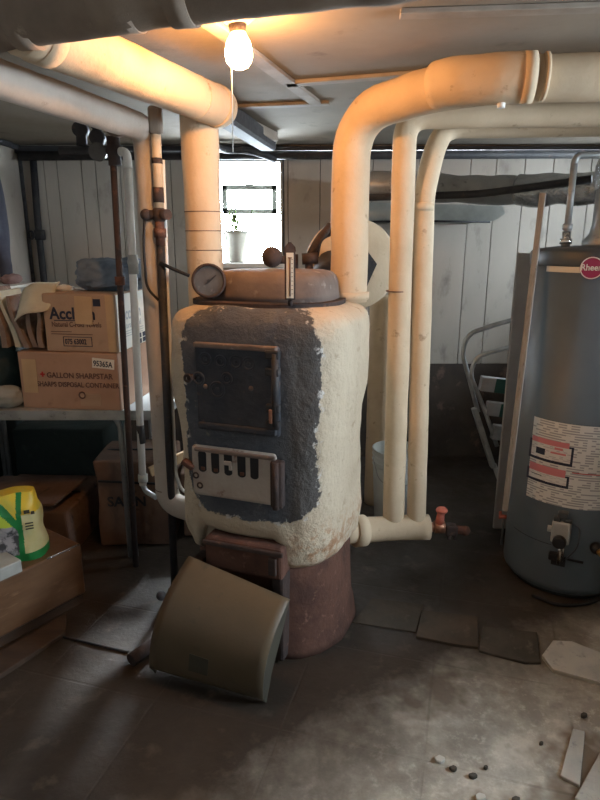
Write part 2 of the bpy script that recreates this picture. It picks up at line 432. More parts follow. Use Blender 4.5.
# ================================================================ THE ROOM
m = MB(); m.box(((LEFT+RIGHT)/2, (FRONT+BACK)/2, -.05), (RIGHT-LEFT+.4, BACK-FRONT+.4, .1))
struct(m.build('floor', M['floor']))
m = MB(); m.box(((LEFT+RIGHT)/2, (FRONT+BACK)/2, CEIL+.05), (RIGHT-LEFT+.4, BACK-FRONT+.4, .1))
struct(m.build('ceiling', M['ceil']))

# back wall of vertical panels over a rough foundation, with the window hole
WX0, WX1, WZ0, WZ1 = -.68, -.13, 1.40, 2.05
ZF = .70
gx = sorted([LEFT]+[at(px, 200, BACK).x for px in (47,60,84,98,122,172,288,320,345,372,418)]+[at(467,222,BACK).x, at(492,222,BACK).x, at(520,222,BACK).x, at(548,222,BACK).x, at(585,222,BACK).x, 2.2, 2.42, RIGHT])
m = MB()
for a, b in zip(gx, gx[1:]):
    spans = [(ZF, CEIL)]
    for (x0, x1) in ((a+.0025, b-.0025),):
        cuts = sorted(set([x0, x1]+[c for c in (WX0, WX1) if x0 < c < x1]))
        for u, v in zip(cuts, cuts[1:]):
            mid = (u+v)/2
            zs = [(ZF, WZ0), (WZ1, CEIL)] if WX0 < mid < WX1 else [(ZF, CEIL)]
            for z0, z1 in zs:
                m.box(((u+v)/2, BACK+.01, (z0+z1)/2), (v-u, .02, z1-z0), bev=.002, seg=1)
m.mi = 1
for (x0, x1, z0, z1) in ((LEFT-.1, WX0, ZF, CEIL), (WX1, RIGHT+.1, ZF, CEIL), (WX0, WX1, ZF, WZ0), (WX0, WX1, WZ1, CEIL)):
    m.box(((x0+x1)/2, BACK+.05, (z0+z1)/2), (x1-x0, .06, z1-z0))
m.mi = 2
m.box(((LEFT+RIGHT)/2, BACK+.04, ZF/2), (RIGHT-LEFT+.2, .09, ZF))
struct(m.build('wall_back', [M['wall'], M['joist'], M['found']]))
m = MB()
y = BACK
ys = [BACK, 3.9, 3.72, 3.45, 3.2, 3.05, 2.8, 2.6, 2.3, 2.0, 1.7, 1.4, 1.1, .8, .5, .2, -.1, -.4, -.8, FRONT]
for a, b in zip(ys, ys[1:]):
    m.box((LEFT-.01, (a+b)/2, (ZF+CEIL)/2), (.02, abs(a-b)-.005, CEIL-ZF), bev=.002, seg=1)
m.mi = 1; m.box((LEFT-.05, (BACK+FRONT)/2, (ZF+CEIL)/2), (.06, BACK-FRONT+.2, CEIL-ZF))
m.mi = 2; m.box((LEFT-.04, (BACK+FRONT)/2, ZF/2), (.09, BACK-FRONT+.2, ZF))
struct(m.build('wall_left', [M['wall'], M['joist'], M['found_green']]))
# right wall with unseen windows, the rear one added to light the back wall
RY0, RY1, RZ0, RZ1 = .5, 1.45, 1.4, 2.0
m = MB()
SY0, SY1, SZ0, SZ1 = 3.2, 3.8, 1.5, 2.0
for (a, b, z0, z1) in ((FRONT-.1, RY0, 0, CEIL), (RY1, SY0, 0, CEIL), (SY1, BACK+.1, 0, CEIL), (RY0, RY1, 0, RZ0), (RY0, RY1, RZ1, CEIL), (SY0, SY1, 0, SZ0), (SY0, SY1, SZ1, CEIL)):
    m.box((RIGHT+.05, (a+b)/2, (z0+z1)/2), (.1, b-a, z1-z0))
struct(m.build('wall_right', M['found']))
FX0, FX1, FZ0, FZ1 = -1.45, -1.22, 1.65, 2.0  # opening for a window added behind the camera as fill
m = MB()
for (a, b, z0, z1) in ((LEFT-.1, FX0, 0, CEIL), (FX1, RIGHT+.1, 0, CEIL), (FX0, FX1, 0, FZ0), (FX0, FX1, FZ1, CEIL)):
    m.box(((a+b)/2, FRONT-.05, (z0+z1)/2), (b-a, .1, z1-z0))
struct(m.build('wall_front', M['wall']))

# window in the back wall: deep white reveal, hopper sash hung near the outside
w = bpy.data.objects.new('window_1', None); COL.objects.link(w); w.location = ((WX0+WX1)/2, BACK, WZ0); WM[w] = Matrix.Translation(w.location); struct(w)
m = MB(); D = .42
m.box(((WX0+WX1)/2, BACK+D/2, WZ0-.015), (WX1-WX0+.06, D+.05, .03), bev=.004)
m.box(((WX0+WX1)/2, BACK+.08+D/2, WZ1+.015), (WX1-WX0+.06, D-.16+.1, .03))
for x in (WX0-.015, WX1+.015): m.box((x, BACK+.08+D/2, (WZ0+WZ1)/2), (.03, D-.06, WZ1-WZ0))
m.build('window_frame', M['white'], w)
Yw = BACK+.40
a, b = at(222, 185, Yw), at(277, 214, Yw)
m = MB(); t_ = .034
m.box(((a.x+b.x)/2, Yw, a.z-t_/2), (b.x-a.x, .03, t_)); m.box(((a.x+b.x)/2, Yw, b.z+t_/2), (b.x-a.x, .03, t_))
m.box((a.x+t_/2, Yw, (a.z+b.z)/2), (t_, .03, a.z-b.z)); m.box((b.x-t_/2, Yw, (a.z+b.z)/2), (t_, .03, a.z-b.z))
m.box(((a.x+b.x)/2, Yw-.02, a.z-.005), (.05, .02, .02))
m.build('sash', M['sash'], w)
m = MB(); m.box(((WX0+WX1)/2, BACK+D-.01, (WZ0+WZ1)/2), (WX1-WX0, .004, WZ1-WZ0)); m.build('pane', M['glass'], w)
# unseen windows: two in the right wall, one added behind the camera for fill
def unseen_window(n, axis, plane, a0, a1, z0, z1):
    def V(a, z, d): return (plane+d, a, z) if axis == 'x' else (a, plane+d, z)
    def S(a, z, d): return (d, a, z) if axis == 'x' else (a, d, z)
    sg = 1 if plane > 0 else -1
    r = bpy.data.objects.new('window_%d' % n, None); COL.objects.link(r); r.location = V((a0+a1)/2, z0, 0); WM[r] = Matrix.Translation(r.location); struct(r)
    m = MB(); am, zm = (a0+a1)/2, (z0+z1)/2
    for (c, sz) in ((V(am, z0+.02, .06*sg), S(a1-a0, .04, .06)), (V(am, z1-.02, .06*sg), S(a1-a0, .04, .06)), (V(a0+.02, zm, .06*sg), S(.04, z1-z0, .06)), (V(a1-.02, zm, .06*sg), S(.04, z1-z0, .06)), (V(am, zm, .06*sg), S(.03, z1-z0, .06))):
        m.box(c, sz)
    m.build('window_frame', M['white'], r)
    m = MB(); m.box(V(am, zm, .07*sg), S(a1-a0, z1-z0, .004)); m.build('pane', M['glass'], r)
unseen_window(2, 'x', RIGHT, RY0, RY1, RZ0, RZ1)
unseen_window(3, 'x', RIGHT, SY0, SY1, SZ0, SZ1)  # unseen, put in to light the wall behind the heater
unseen_window(4, 'y', FRONT, FX0, FX1, FZ0, FZ1)  # unseen, added to brighten the faces towards the camera

# ceiling battens, dark timbers and trim
def trim(k, p0, p1, wd, th, mt, z=None):
    p0 = Vector(p0); p1 = Vector(p1); d = p1-p0; L = d.length
    rot = d.to_track_quat('X', 'Z').to_matrix().to_4x4()
    m = MB(); m.box((p0+p1)/2, (L, wd, th), rot, bev=min(wd, th)*.15, seg=1)
    return struct(m.build('trim_%d' % k, mt))
zc = CEIL-.008
trim(1, atz(286,84,zc), atz(620,58,zc), .05, .014, M['batten'])
trim(2, atz(234,107,zc), atz(330,103,zc), .05, .014, M['batten'])
trim(3, atz(190,8,zc), atz(316,103,zc), .055, .014, M['batten'])
trim(4, (LEFT, BACK-.03, CEIL-.035), (RIGHT, BACK-.03, CEIL-.035), .05, .045, M['joist'])
trim(5, atz(222,112,CEIL-.05), atz(268,143,CEIL-.05), .10, .09, M['joist'])
trim(6, atz(238,118,CEIL-.03), atz(276,137,CEIL-.03), .025, .05, M['batten'])
trim(7, (LEFT+.012, BACK-.012, 1.0), (LEFT+.012, BACK-.012, CEIL-.02), .02, .02, M['joist'])
trim(8, (LEFT+.015, FRONT, CEIL-.02), (LEFT+.015, BACK, CEIL-.02), .03, .03, M['joist'])
trim(9, atz(400,14,zc), atz(640,6,zc), .05, .014, M['batten'])
trim(10, (WX1+.02, BACK-.006, WZ0), (WX1+.02, BACK-.006, WZ1+.02), .03, .012, M['joist'])

# ================================================================ THE BOILER
BC = Vector((-.10, 2.30, 0)); TH = math.radians(-19.4)
boiler = thing('boiler', BC, 'big old round-shouldered boiler in cream plaster with grey cement around its doors', 'boiler', TH)
nf = Vector((math.sin(TH), -math.cos(TH), 0)); lx = Vector((math.cos(TH), math.sin(TH), 0))
FB = .315
def fr(x, y, b=FB):
    """pixel on the boiler's front plane -> local (x, z)"""
    r = ray(x, y); t = (b+BC.dot(nf))/(r.x*nf.x+r.y*nf.y)
    p = Vector((r.x*t, r.y*t, H+r.z*t))
    return Vector(((p-BC).dot(lx), -b, p.z))
def sel(a, b, n, k, N, ox=0, oy=0, z=0):
    t = 2*PI*k/N; c, s = math.cos(t), math.sin(t)
    return Vector((ox+a*math.copysign(abs(c)**(2/n), c), oy+b*math.copysign(abs(s)**(2/n), s), z))
prof = [(.37,.300,.290,2.6),(.40,.322,.306,2.8),(.48,.330,.316,3.2),(.60,.322,.316,3.6),(.74,.318,.316,3.8),(.88,.326,.317,4),(1.0,.338,.318,4),(1.12,.345,.320,4),(1.22,.346,.320,4),(1.275,.338,.312,3.8),(1.305,.315,.29,3.4),(1.325,.27,.25,3.0),(1.33,.16,.15,2.4)]
def interp(z):
    for p, q in zip(prof, prof[1:]):
        if p[0] <= z <= q[0]:
            t = (z-p[0])/(q[0]-p[0]); t = t*t*(3-2*t) if q[0] < 1.2 else t
            return [p[i]+(q[i]-p[i])*t for i in range(1, 4)]
    return list(prof[-1][1:])
zs = [.37,.385,.40,.42]+[.45+.03*i for i in range(27)]+[1.25,1.265,1.28,1.29,1.30,1.31,1.318,1.325,1.328,1.33]
N = 128; rings = []
for z in zs:
    a_, b_, n_ = interp(z); ring = []
    for k in range(N):
        p = sel(a_, b_, n_, k, N, z=z)
        d = Vector((p.x, p.y, 0)).normalized()
        amp = .012*noise.noise(p*5)+.005*noise.noise(p*17)
        if p.y < -.2 and abs(p.x) < .2: amp *= .25
        p += d*amp
        if p.y < -.12 and z < .62:               # arched up over the ash door
            f = max(0, min(1, (.19-abs(p.x+.03))/.045)); f = f*f*(3-2*f)
            low = .372+f*.115
            p.z = low+(z-.37)/(.62-.37)*(.62-low)
        if z > 1.28: p.z += .012*noise.noise(p*6)
        ring.append(p)
    rings.append(ring)
m = MB(); m.loft(rings); m.build('jacket', M['boiler'], boiler, local=True)
# cast base
m = MB(); rings = []
for z, r in ((0,.335),(.03,.33),(.08,.318),(.2,.31),(.34,.305),(.42,.30)):
    rings.append([sel(r, r*.97, 2.4, k, 64, z=z)*1.0 + Vector((.006*noise.noise(Vector((k*.4,z*9,0))),.006*noise.noise(Vector((k*.4,z*9,5))),0)) for k in range(64)])
m.loft(rings); m.build('base', M['rust'], boiler, local=True)
# ash door housing between base and jacket
m = MB(); a, b = fr(205,535,.34), fr(283,572,.34)
m.box(((a.x+b.x)/2, -.285, .425), (b.x-a.x, .13, .125), bev=.012)
ash = m.build('ash_door', M['rust'], boiler, local=True)
m = MB(); m.box(((a.x+b.x)/2, -.353, .47), (b.x-a.x+.01, .012, .018), bev=.004); m.box(((a.x+b.x)/2+.12, -.353, .42), (.03, .016, .07), bev=.004)
m.build('door_rim', M['rust_dark'], ash, local=True)
for x_ in (.135, -.20):
    m = MB(); m.box((x_, -.285, .19), (.05, .10, .36), bev=.012); m.build('pit_frame', M['rust_dark'], boiler, local=True)

# fire door
a, b = fr(196,341), fr(281,437)
cx, cz = (a.x+b.x)/2, (a.z+b.z)/2; dw, dh = b.x-a.x, a.z-b.z
m = MB(); m.box((cx, -.320, cz), (dw, .03, dh), bev=.012, seg=3); 
fire = m.build('fire_door', M['door_iron'], boiler, local=True)
m = MB()
m.box((cx, -.335, a.z-.008), (dw*.98, .022, .018), bev=.005)
m.build('door_rim', M['dome'], fire, local=True)
m = MB(); m.box((cx, -.336, b.z+.02), (dw*.95, .018, .022), bev=.005); m.build('door_sill', M['door_iron'], fire, local=True)
for (zx, zy, R) in ((120,205,.020),(185,215,.018),(250,218,.020),(305,226,.020),(212,288,.018),(172,335,.026),(92,288,.020)):
    p = fr(180+zx/4.286, 310+zy/4.286)
    m = MB(); m.torus((p.x, -.336, p.z), R, .0045, (0,1,0)); m.sphere((p.x, -.336, p.z), R*.35, (1,.6,1), 12, 8)
    m.build('rosette', M['door_iron'], fire, local=True)
for (zx, zy) in ((122,322),(315,330)):
    p = fr(180+zx/4.286, 310+zy/4.286); m = MB(); m.sphere((p.x, -.336, p.z), .009, (1,.8,1), 12, 8); m.build('rivet', M['dome'], fire, local=True)
p0, p1 = fr(276,352), fr(276,424)
m = MB(); m.cyl((p0.x+.008, -.343, p0.z), (p1.x+.008, -.343, p1.z), .013, seg=16)
for t in (.02, .25, .75, .98):
    z = p0.z+(p1.z-p0.z)*t; m.box((p0.x-.002, -.34, z), (.05, .026, .03), bev=.006)
m.build('hinge', M['iron'], fire, local=True)
p = fr(275,417); m = MB(); m.box((p.x, -.352, p.z+.012), (.014, .012, .05), bev=.004); m.build('hinge_pin', M['copper'], fire, local=True)
p = fr(193,376); m = MB(); m.box((p.x+.004, -.334, p.z), (.03, .02, .022), bev=.006); m.torus((p.x, -.35, p.z), .013, .005, (0,1,0), 16, 8); m.build('latch', M['rust_dark'], fire, local=True)

# draft door with five slots
a, b = fr(193,443), fr(278,505)
cx, cz = (a.x+b.x)/2, (a.z+b.z)/2; dw, dh = b.x-a.x, a.z-b.z
m = MB(); m.box((cx, -.322, cz), (dw, .03, dh), bev=.016, seg=3)
draft = m.build('draft_door', M['door_paint'], boiler, local=True)
m = MB(); m.box((cx+.01, -.337, a.z-.012), (dw*.95, .014, .016), bev=.005); m.build('door_rim', M['dome'], draft, local=True)
for i, zx in enumerate((107,162,217,274,329)):
    t = fr(180+zx/4.286, 420+(122+4*i)/4.286); u = fr(180+zx/4.286, 420+(212+8*i)/4.286)
    m = MB()
    w_, hh = .016, (t.z-u.z)/2-.013
    poly = []
    for k in range(20):
        an = 2*PI*k/20; poly.append((t.x+w_*math.cos(an), (t.z+u.z)/2+math.copysign(hh, math.sin(an))+w_*.8*math.sin(an)))
    rr = [[Vector((x, -.3375, z)) for x, z in poly], [Vector((x, -.3392, z)) for x, z in poly]]
    m.loft(rr, smooth=False); sl = m.build('draft_slot', M['black'], draft, local=True)
    if i == 2:
        m = MB(); m.box((t.x, -.341, (t.z+u.z)/2+.004), (.030, .008, .016), bev=.003); m.box((t.x+.01, -.341, (t.z+u.z)/2-.012), (.012, .008, .02), bev=.003); m.build('slide_tab', M['door_paint'], sl, local=True)
    elif i in (0, 1, 3):
        m = MB(); m.box((t.x+.002, -.3395, u.z+.014), (.016, .004, .012), bev=.001); m.build('slide_tab', M['rust'], sl, local=True)
a2, b2 = fr(273,458), fr(286,506)
m = MB(); m.box(((a2.x+b2.x)/2, -.333, (a2.z+b2.z)/2), (b2.x-a2.x, .04, a2.z-b2.z), bev=.01); m.cyl(((a2.x+b2.x)/2, -.352, a2.z), ((a2.x+b2.x)/2, -.352, b2.z), .012)
m.build('hinge', M['rust_dark'], draft, local=True)
p = fr(196,463); m = MB(); m.box((p.x-.02, -.335, p.z), (.05, .03, .02), RY(.5), bev=.005); m.build('latch', M['rust'], draft, local=True)
for q in ((199,473),(203,483)):
    p = fr(*q); m = MB(); m.torus((p.x, -.338, p.z), .010, .0035, (0,1,0), 14, 6); m.build('rivet', M['rust_dark'], draft, local=True)

# top: thin iron plate, dome, gauge, thermometer, ball and damper lever
m = MB(); rings = [[sel(.285, .235, 2.6, k, 64, -.02, .01, z) for k in range(64)] for z in (1.322, 1.338)]
m.loft(rings, smooth=False); m.build('top_plate', M['rust_dark'], boiler, local=True)
m = MB(); rings = []
for z, f in ((1.335,1.0),(1.36,.985),(1.40,.97),(1.422,.94),(1.436,.88),(1.442,.75),(1.444,.4)):
    rings.append([sel(.235*f, .19*f, 3.0, k, 64, .00, .03, z) for k in range(64)])
m.loft(rings); m.build('dome', M['dome'], boiler, local=True)
gc = at(209,281,2.20); gdir = (Vector((0,0,H))-gc); gdir.z = .15; gdir = Vector((gdir.x-.35, gdir.y, gdir.z+.1)).normalized()
q = Vector((0,0,1)).rotation_difference(gdir).to_matrix().to_4x4()
m = MB(); m.lathe([(.030,-.06),(.045,-.05),(.058,-.03),(.062,0),(.062,.012),(.055,.016),(.052,.010),(.052,.006)], gc, 32, q)
ga = m.build('pressure_gauge', M['rust_dark'], boiler)
m = MB(); m.lathe([(.0525,.004),(.0525,.008)], gc, 32, q); m.build('gauge_face', M['gauge_face'], ga)
m = MB(); m.box(gc+q@Vector((.008,.004,.0095)), (.05, .004, .002), q @ RZ(.7)); m.lathe([(.006,.008),(.006,.012)], gc, 12, q); m.build('needle', M['iron'], ga)
m = MB(); m.tube([gc-gdir*.05, gc-gdir*.09, Vector((gc.x-gdir.x*.09, gc.y-gdir.y*.09, 1.33))], .014, bend=.02); m.build('gauge_stem', M['rust_dark'], ga)
t0, t1 = at(290,300,2.02), at(290,251,2.02)
m = MB(); cx_ = (t0.x+t1.x)/2; hz = t1.z-t0.z
m.box((cx_, 2.03, (t0.z+t1.z)/2), (.036, .012, hz), bev=.003)
tmp = [(cx_-.020, t1.z-.002), (cx_+.020, t1.z-.002), (cx_+.018, t1.z+.012), (cx_+.004, t1.z+.028), (cx_-.004, t1.z+.028), (cx_-.018, t1.z+.012)]
m.loft([[Vector((x, 2.024, z)) for x, z in tmp], [Vector((x, 2.036, z)) for x, z in tmp]], smooth=False)
th = m.build('thermometer', M['rust_dark'], boiler)
m = MB(); m.box((cx_, 2.0235, (t0.z+t1.z)/2), (.024, .003, hz*.93)); m.build('scale_plate', M['cream_scale'], th)
m = MB(); m.cyl((cx_, 2.021, t0.z+.012), (cx_, 2.021, t1.z-.02), .0022, seg=8); m.box((cx_, 2.0213, t1.z-.022), (.014, .001, .003))
for k in range(9): m.box((cx_+.007, 2.0215, t0.z+.02+k*.014), (.006, .001, .0016))
m.build('mercury_tube', M['ink_brown'], th)
m = MB(); m.cyl((cx_, 2.04, t0.z), (cx_, 2.05, t0.z-.02), .008); m.build('bracket', M['rust_dark'], th)
bc_ = at(272,257,2.42)
m = MB(); m.sphere(bc_, .041); m.cyl(bc_+Vector((.02,0,-.01)), bc_+Vector((.09,.02,-.012)), .016); m.cyl(bc_+Vector((.085,.02,.01)), (bc_.x+.085, bc_.y+.02, 1.44), .018)
m.build('relief_valve', M['rust_dark'], boiler)
p0, p1 = at(302,259,2.42), at(318,258,2.42)
m = MB(); m.cyl(p0, p1, .022); m.tube([at(310,256,2.43), at(318,240,2.45), at(330,226,2.5)], .016, bend=.03); m.tube([at(316,258,2.44), at(320,238,2.48), at(334,232,2.5)], .010, bend=.03)
m.cyl(at(309,257,2.43), (at(309,257,2.43).x, 2.43, 1.40), .016); m.build('damper_arm', M['rust_dark'], boiler)
# smoke outlet behind the riser: plastered collar, dark mouth, rear stack
dc = at(352,265,2.72)
m = MB(); m.lathe([(.20,.14),(.205,.10),(.205,.03),(.19,.0),(.10,-.005)], dc, 40, RX(-PI/2))
for v in m.bm.verts: v.co += .006*noise.noise(v.co*9)*Vector((1,0,1))
m.build('smoke_collar', M['plaster'], boiler)
m = MB(); poly = [at(*p_, 2.705) for p_ in ((345,242),(364,246),(377,264),(368,284),(363,298),(345,298))]
m.loft([poly, [p_+Vector((0,.02,0)) for p_ in poly]], smooth=False); m.build('collar_opening', M['iron'], boiler)
m = MB(); m.cyl((.10, 2.5, 1.30), (.16, 2.74, 1.42), .10); m.build('smoke_neck', M['iron'], boiler)

# ================================================================ INSULATED PIPES
def pipe(name, label, pts, r, bend, mt='plaster', seg=24, bands=(), wob=.05, r1=None):
    """one plaster-wrapped pipe run; bands are wrap seams at points along it"""
    base = Vector(pts[0] if pts[0][2] < pts[-1][2] else pts[-1])
    root = thing(name, base, label, 'pipe')
    m = MB(); m.tube(pts, r, r1, seg=seg, bend=bend, wob=wob, step=.035, bs=10)
    run = m.build('pipe_wrap', M[mt], root)
    for (c, ax, rr, wd, bm_) in bands:
        ax = Vector(ax).normalized(); c = Vector(c)
        m = MB(); m.cyl(c-ax*wd/2, c+ax*wd/2, rr, seg=seg); m.build('wrap_band', M[bm_], root)
    return root
xr = at(350,200,2.42).x
zt = 2.02
rp = [(xr, 2.40, 1.315), (xr, 2.42, zt-.02), (xr+.30, 2.10, zt+.015), (xr+.75, 1.99, zt+.005), (2.55, 1.93, zt)]
rr_ = pipe('steam_pipe', 'thick cream riser pipe from boiler top bending right along the ceiling', rp, .074, .17, r1=.060,
     bands=[((.735, 1.995, zt+.006), (1,-.15,0), .0670, .010, 'plaster'), ((.69, 2.005, zt+.006), (1,-.18,0), .0715, .035, 'plaster'), ((.62, 2.02, zt-.066), (0,0,1), .012, .02, 'white'), ((xr, 2.405, 1.34), (0,0,1), .082, .03, 'plaster')])
m = MB(); m.tube([(.44, 2.135, zt+.013), (.50, 2.078, zt+.012), (.60, 2.030, zt+.009), (.69, 2.008, zt+.007)], .0725, .0705, seg=24, bend=.05, wob=.07, step=.02); m.build('wrap_sleeve', M['plaster'], rr_)
# middle and outer drops to the return header
pc = [at(393,530,2.42), at(405,122,2.42)]
zc_ = 1.995
pipe('return_pipe', 'straight cream drop pipe nearest the thick riser, turning right under the ceiling', [Vector((pc[0].x, 2.42, .30)), Vector((pc[1].x, 2.42, zc_)), Vector((2.5, 2.36, zc_+.01))], .047, .09, r1=.042,
     bands=[((at(398,291,2.42).x, 2.42, at(398,291,2.42).z), (0,0,1), .0478, .004, 'ink_brown')])
pd0 = at(416,530,2.42); pd1 = at(424,195,2.45); pd2 = at(434,150,2.52)
pipe('return_pipe', 'cream drop pipe with a kinked top, the right one of the pair of drops', [Vector((pd0.x, 2.42, .30)), pd1, pd2, Vector((pd2.x+.06, 2.6, 1.985)), Vector((2.5, 2.66, 2.02))], .041, .07, r1=.042, bands=[(at(423,207,2.445), (0,.02,1), .0425, .03, 'plaster')])
hz_ = at(400,527,2.42).z
pipe('return_header', 'short cream header pipe joining both drops into the boiler side', [Vector((.17, 2.32, hz_+.03)), Vector((.28, 2.39, hz_)), Vector((.42, 2.41, hz_)), Vector((pd0.x+.055, 2.42, hz_))], .056, .04, wob=.08,
     bands=[(Vector((.255, 2.365, hz_+.01)), (1,.4,-.1), .068, .05, 'plaster')])
# drain valve on the header
v0 = Vector((pd0.x+.05, 2.42, hz_))
va = thing('drain_valve', v0+Vector((.05,0,-.03)), 'small red drain valve with a hose stub at the end of the return header', 'valve')
m = MB(); m.cyl(v0, v0+Vector((.03,0,0)), .022); m.cyl(v0+Vector((.03,0,0)), v0+Vector((.075,0,0)), .028); m.build('body', M['copper'], va)
m = MB(); m.cyl(v0+Vector((.05,0,.01)), v0+Vector((.055,-.01,.075)), .02, .016); m.sphere(v0+Vector((.056,-.01,.085)), .026, (1,1,.6)); m.build('handwheel', M['red_paint'], va)
m = MB(); m.box(v0+Vector((.105,0,-.012)), (.055,.05,.05), bev=.01); m.box(v0+Vector((.095,-.01,-.045)), (.016,.02,.02), bev=.004); m.box(v0+Vector((.122,-.01,-.045)), (.016,.02,.02), bev=.004); m.build('elbow', M['rust_dark'], va)
m = MB(); m.cyl(v0+Vector((.12,0,-.01)), v0+Vector((.165,-.01,-.012)), .018, .02); m.sphere(v0+Vector((.165,-.01,-.012)), .022); m.build('hose_stub', M['rust'], va)

# left riser and the run over to the camera's left
zl = 2.02
xl = at(205,265,2.50).x
pl = [Vector((xl, 2.50, .9)), Vector((xl, 2.50, zl)), ]
pipe('steam_pipe', 'thick cream riser pipe left of the window behind the pressure gauge', [Vector((xl, 2.50, .45)), Vector((xl, 2.50, zl+.0))], .073, .1,
     bands=[((xl, 2.50, at(200,212,2.5).z), (0,0,1), .0745, .003, 'ink_brown'), ((xl, 2.50, at(200,231,2.5).z), (0,0,1), .0745, .003, 'ink_brown'), ((xl, 2.50, at(200,250,2.5).z), (0,0,1), .0745, .003, 'ink_brown')])
e0 = at(218,107,2.47); e1 = Vector((-.665, 1.60, zl+.025))
ra_ = pipe('steam_pipe', 'thick orange-lit pipe sloping from the bulb towards the upper left corner', [e0, e1], .072, .1,
     bands=[(e0+(e1-e0)*.18, e1-e0, .0735, .005, 'plaster'), (e0+(e1-e0)*.93, e1-e0, .0745, .05, 'plaster'), (e0+(e1-e0)*.02, e1-e0, .076, .03, 'plaster')])
m = MB(); m.sphere(e0, .0745, (1,1,.98), 24, 16); m.build('elbow_cap', M['plaster'], ra_)
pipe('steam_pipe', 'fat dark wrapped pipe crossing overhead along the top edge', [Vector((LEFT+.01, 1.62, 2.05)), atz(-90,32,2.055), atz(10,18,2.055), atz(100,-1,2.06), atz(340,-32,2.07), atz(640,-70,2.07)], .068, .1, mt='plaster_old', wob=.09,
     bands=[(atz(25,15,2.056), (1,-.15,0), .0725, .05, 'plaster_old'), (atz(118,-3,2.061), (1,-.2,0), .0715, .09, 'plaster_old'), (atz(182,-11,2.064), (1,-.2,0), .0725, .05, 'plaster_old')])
# second pipe on the left and its drop
zb = 1.965
b0 = Vector((at(147,200,2.5).x, 2.5, 0))
pipe('return_pipe', 'wrapped pipe coloured as shaded, under the orange-lit one, dropping down left of boiler', [Vector((-.45, 2.40, .41)), Vector((b0.x+.014, 2.48, .41)), Vector((b0.x+.012, 2.50, zb)), atz(0,79,zb), atz(0,79,zb)+(atz(0,79,zb)-atz(100,108,zb)).normalized()*2.0], .050, .075, mt='plaster_shaded', wob=.06,
     bands=[((-.66, 2.35, zb), (.46,1,0), .0525, .03, 'plaster_old'), ((b0.x+.0135, 2.482, at(158,487,2.49).z), (0,0,1), .0512, .004, 'ink_brown')])

# thin iron pipes on the left
f0 = atz(175,589,.0); f1 = at(155,112,f0.y)
gp = thing('iron_pipe', f0, 'black and rusty iron pipe with fittings and a wire, standing left of boiler', 'pipe')
def along(t): return f0.lerp(f1, t)
def yat(py):
    best = min((abs((lambda q: q)(project(along(k/400))[1])-py), k/400) for k in range(401)); return best[1]
def project(p):
    dz = p.z-H; d = p.y*math.cos(PITCH)-dz*math.sin(PITCH); u = p.y*math.sin(PITCH)+dz*math.cos(PITCH)
    return (300+600*p.x/d, 400-600*u/d)
tt = {k: yat(k) for k in (112,158,164,188,202,208,228,238,245,300,420,455,500)}
m = MB(); m.cyl(along(0), along(tt[245]), .017); m.build('lower_pipe', M['iron'], gp)
m = MB(); m.cyl(along(tt[245]), along(tt[208]), .0185); m.cyl(along(tt[228]), along(tt[238]), .024); m.build('union', M['rust'], gp)
m = MB(); m.cyl(along(tt[208]), along(1), .0185); m.build('upper_pipe', M['plaster'], gp)
m = MB(); m.cyl(along(tt[164]), along(tt[158]), .0205); m.build('coupling', M['rust_dark'], gp)
m = MB(); m.cyl(along(tt[202]), along(tt[188]), .021); m.build('coupling', M['rust_dark'], gp)
c = along(yat(215))
m = MB(); m.sphere(c, .030, (1,1,1.1)); m.cyl(c, c+Vector((-.055,-.01,0)), .018); m.cyl(c, c+Vector((.04,-.03,0)), .02); m.sphere(c+Vector((-.05,-.01,0)), .022); m.build('tee_fitting', M['rust_dark'], gp)
m = MB(); m.tube([c+Vector((-.055,-.012,-.01)), c+Vector((-.065,-.02,-.12)), c+Vector((-.06,-.03,-.28)), along(yat(300))+Vector((-.01,-.03,0))], .0055, bend=.1, seg=8); m.build('wire', M['rubber'], gp)
p = along(yat(262)); m = MB(); m.tube([p+Vector((.0,-.018,.0)), p+Vector((.06,-.03,-.028)), p+Vector((.115,-.03,-.05))], .007, bend=.04, seg=8); m.build('cut_cable', M['rubber'], gp)
m = MB(); c = along(1); m.box(c+Vector((0,0,-.03)), (.05,.05,.10), bev=.012); m.build('top_socket', M['plaster_old'], gp)
m = MB(); m.cyl(along(0), along(0)+Vector((0,0,.012)), .03); m.build('foot_flange', M['rust_dark'], gp)
# white flex tube right behind it; upper stretch imitates an edge highlight
w0 = at(176,300,2.40); 
m = MB(); m.tube([at(163,160,2.462), at(168,297,2.462), at(173,416,2.462), at(176,475,2.46), at(182,491,2.44), at(194,494,2.36)], .007, bend=.05, seg=10)
tag(m.build('copper_tube', M['white']), 'thin white painted tube between black iron pipe and boiler, upper part a painted edge highlight', 'tube')
# brown gas pipe
g0 = atz(136,566,0); g1 = at(113,158,g0.y)
gp2 = thing('gas_pipe', g0, 'thin brown gas pipe standing in front of the table leg', 'pipe')
m = MB(); m.cyl(g0, g1, .0135); m.build('pipe_run', M['rust_dark'], gp2)
c = g0.lerp(g1, .735); m = MB(); m.cyl(c-Vector((0,0,.018)), c+Vector((0,0,.018)), .021); m.build('coupling', M['rust'], gp2)
c = at(114,150,g0.y); m = MB(); m.cyl(c+Vector((0,0,-.06)), c+Vector((0,0,.05)), .026); m.sphere(c, .034); m.tube([c+Vector((0,0,.06)), c+Vector((-.02,0,.10)), c+Vector((-.05,0,.09))], .012, bend=.02); m.build('shutoff_valve', M['rust_dark'], gp2)
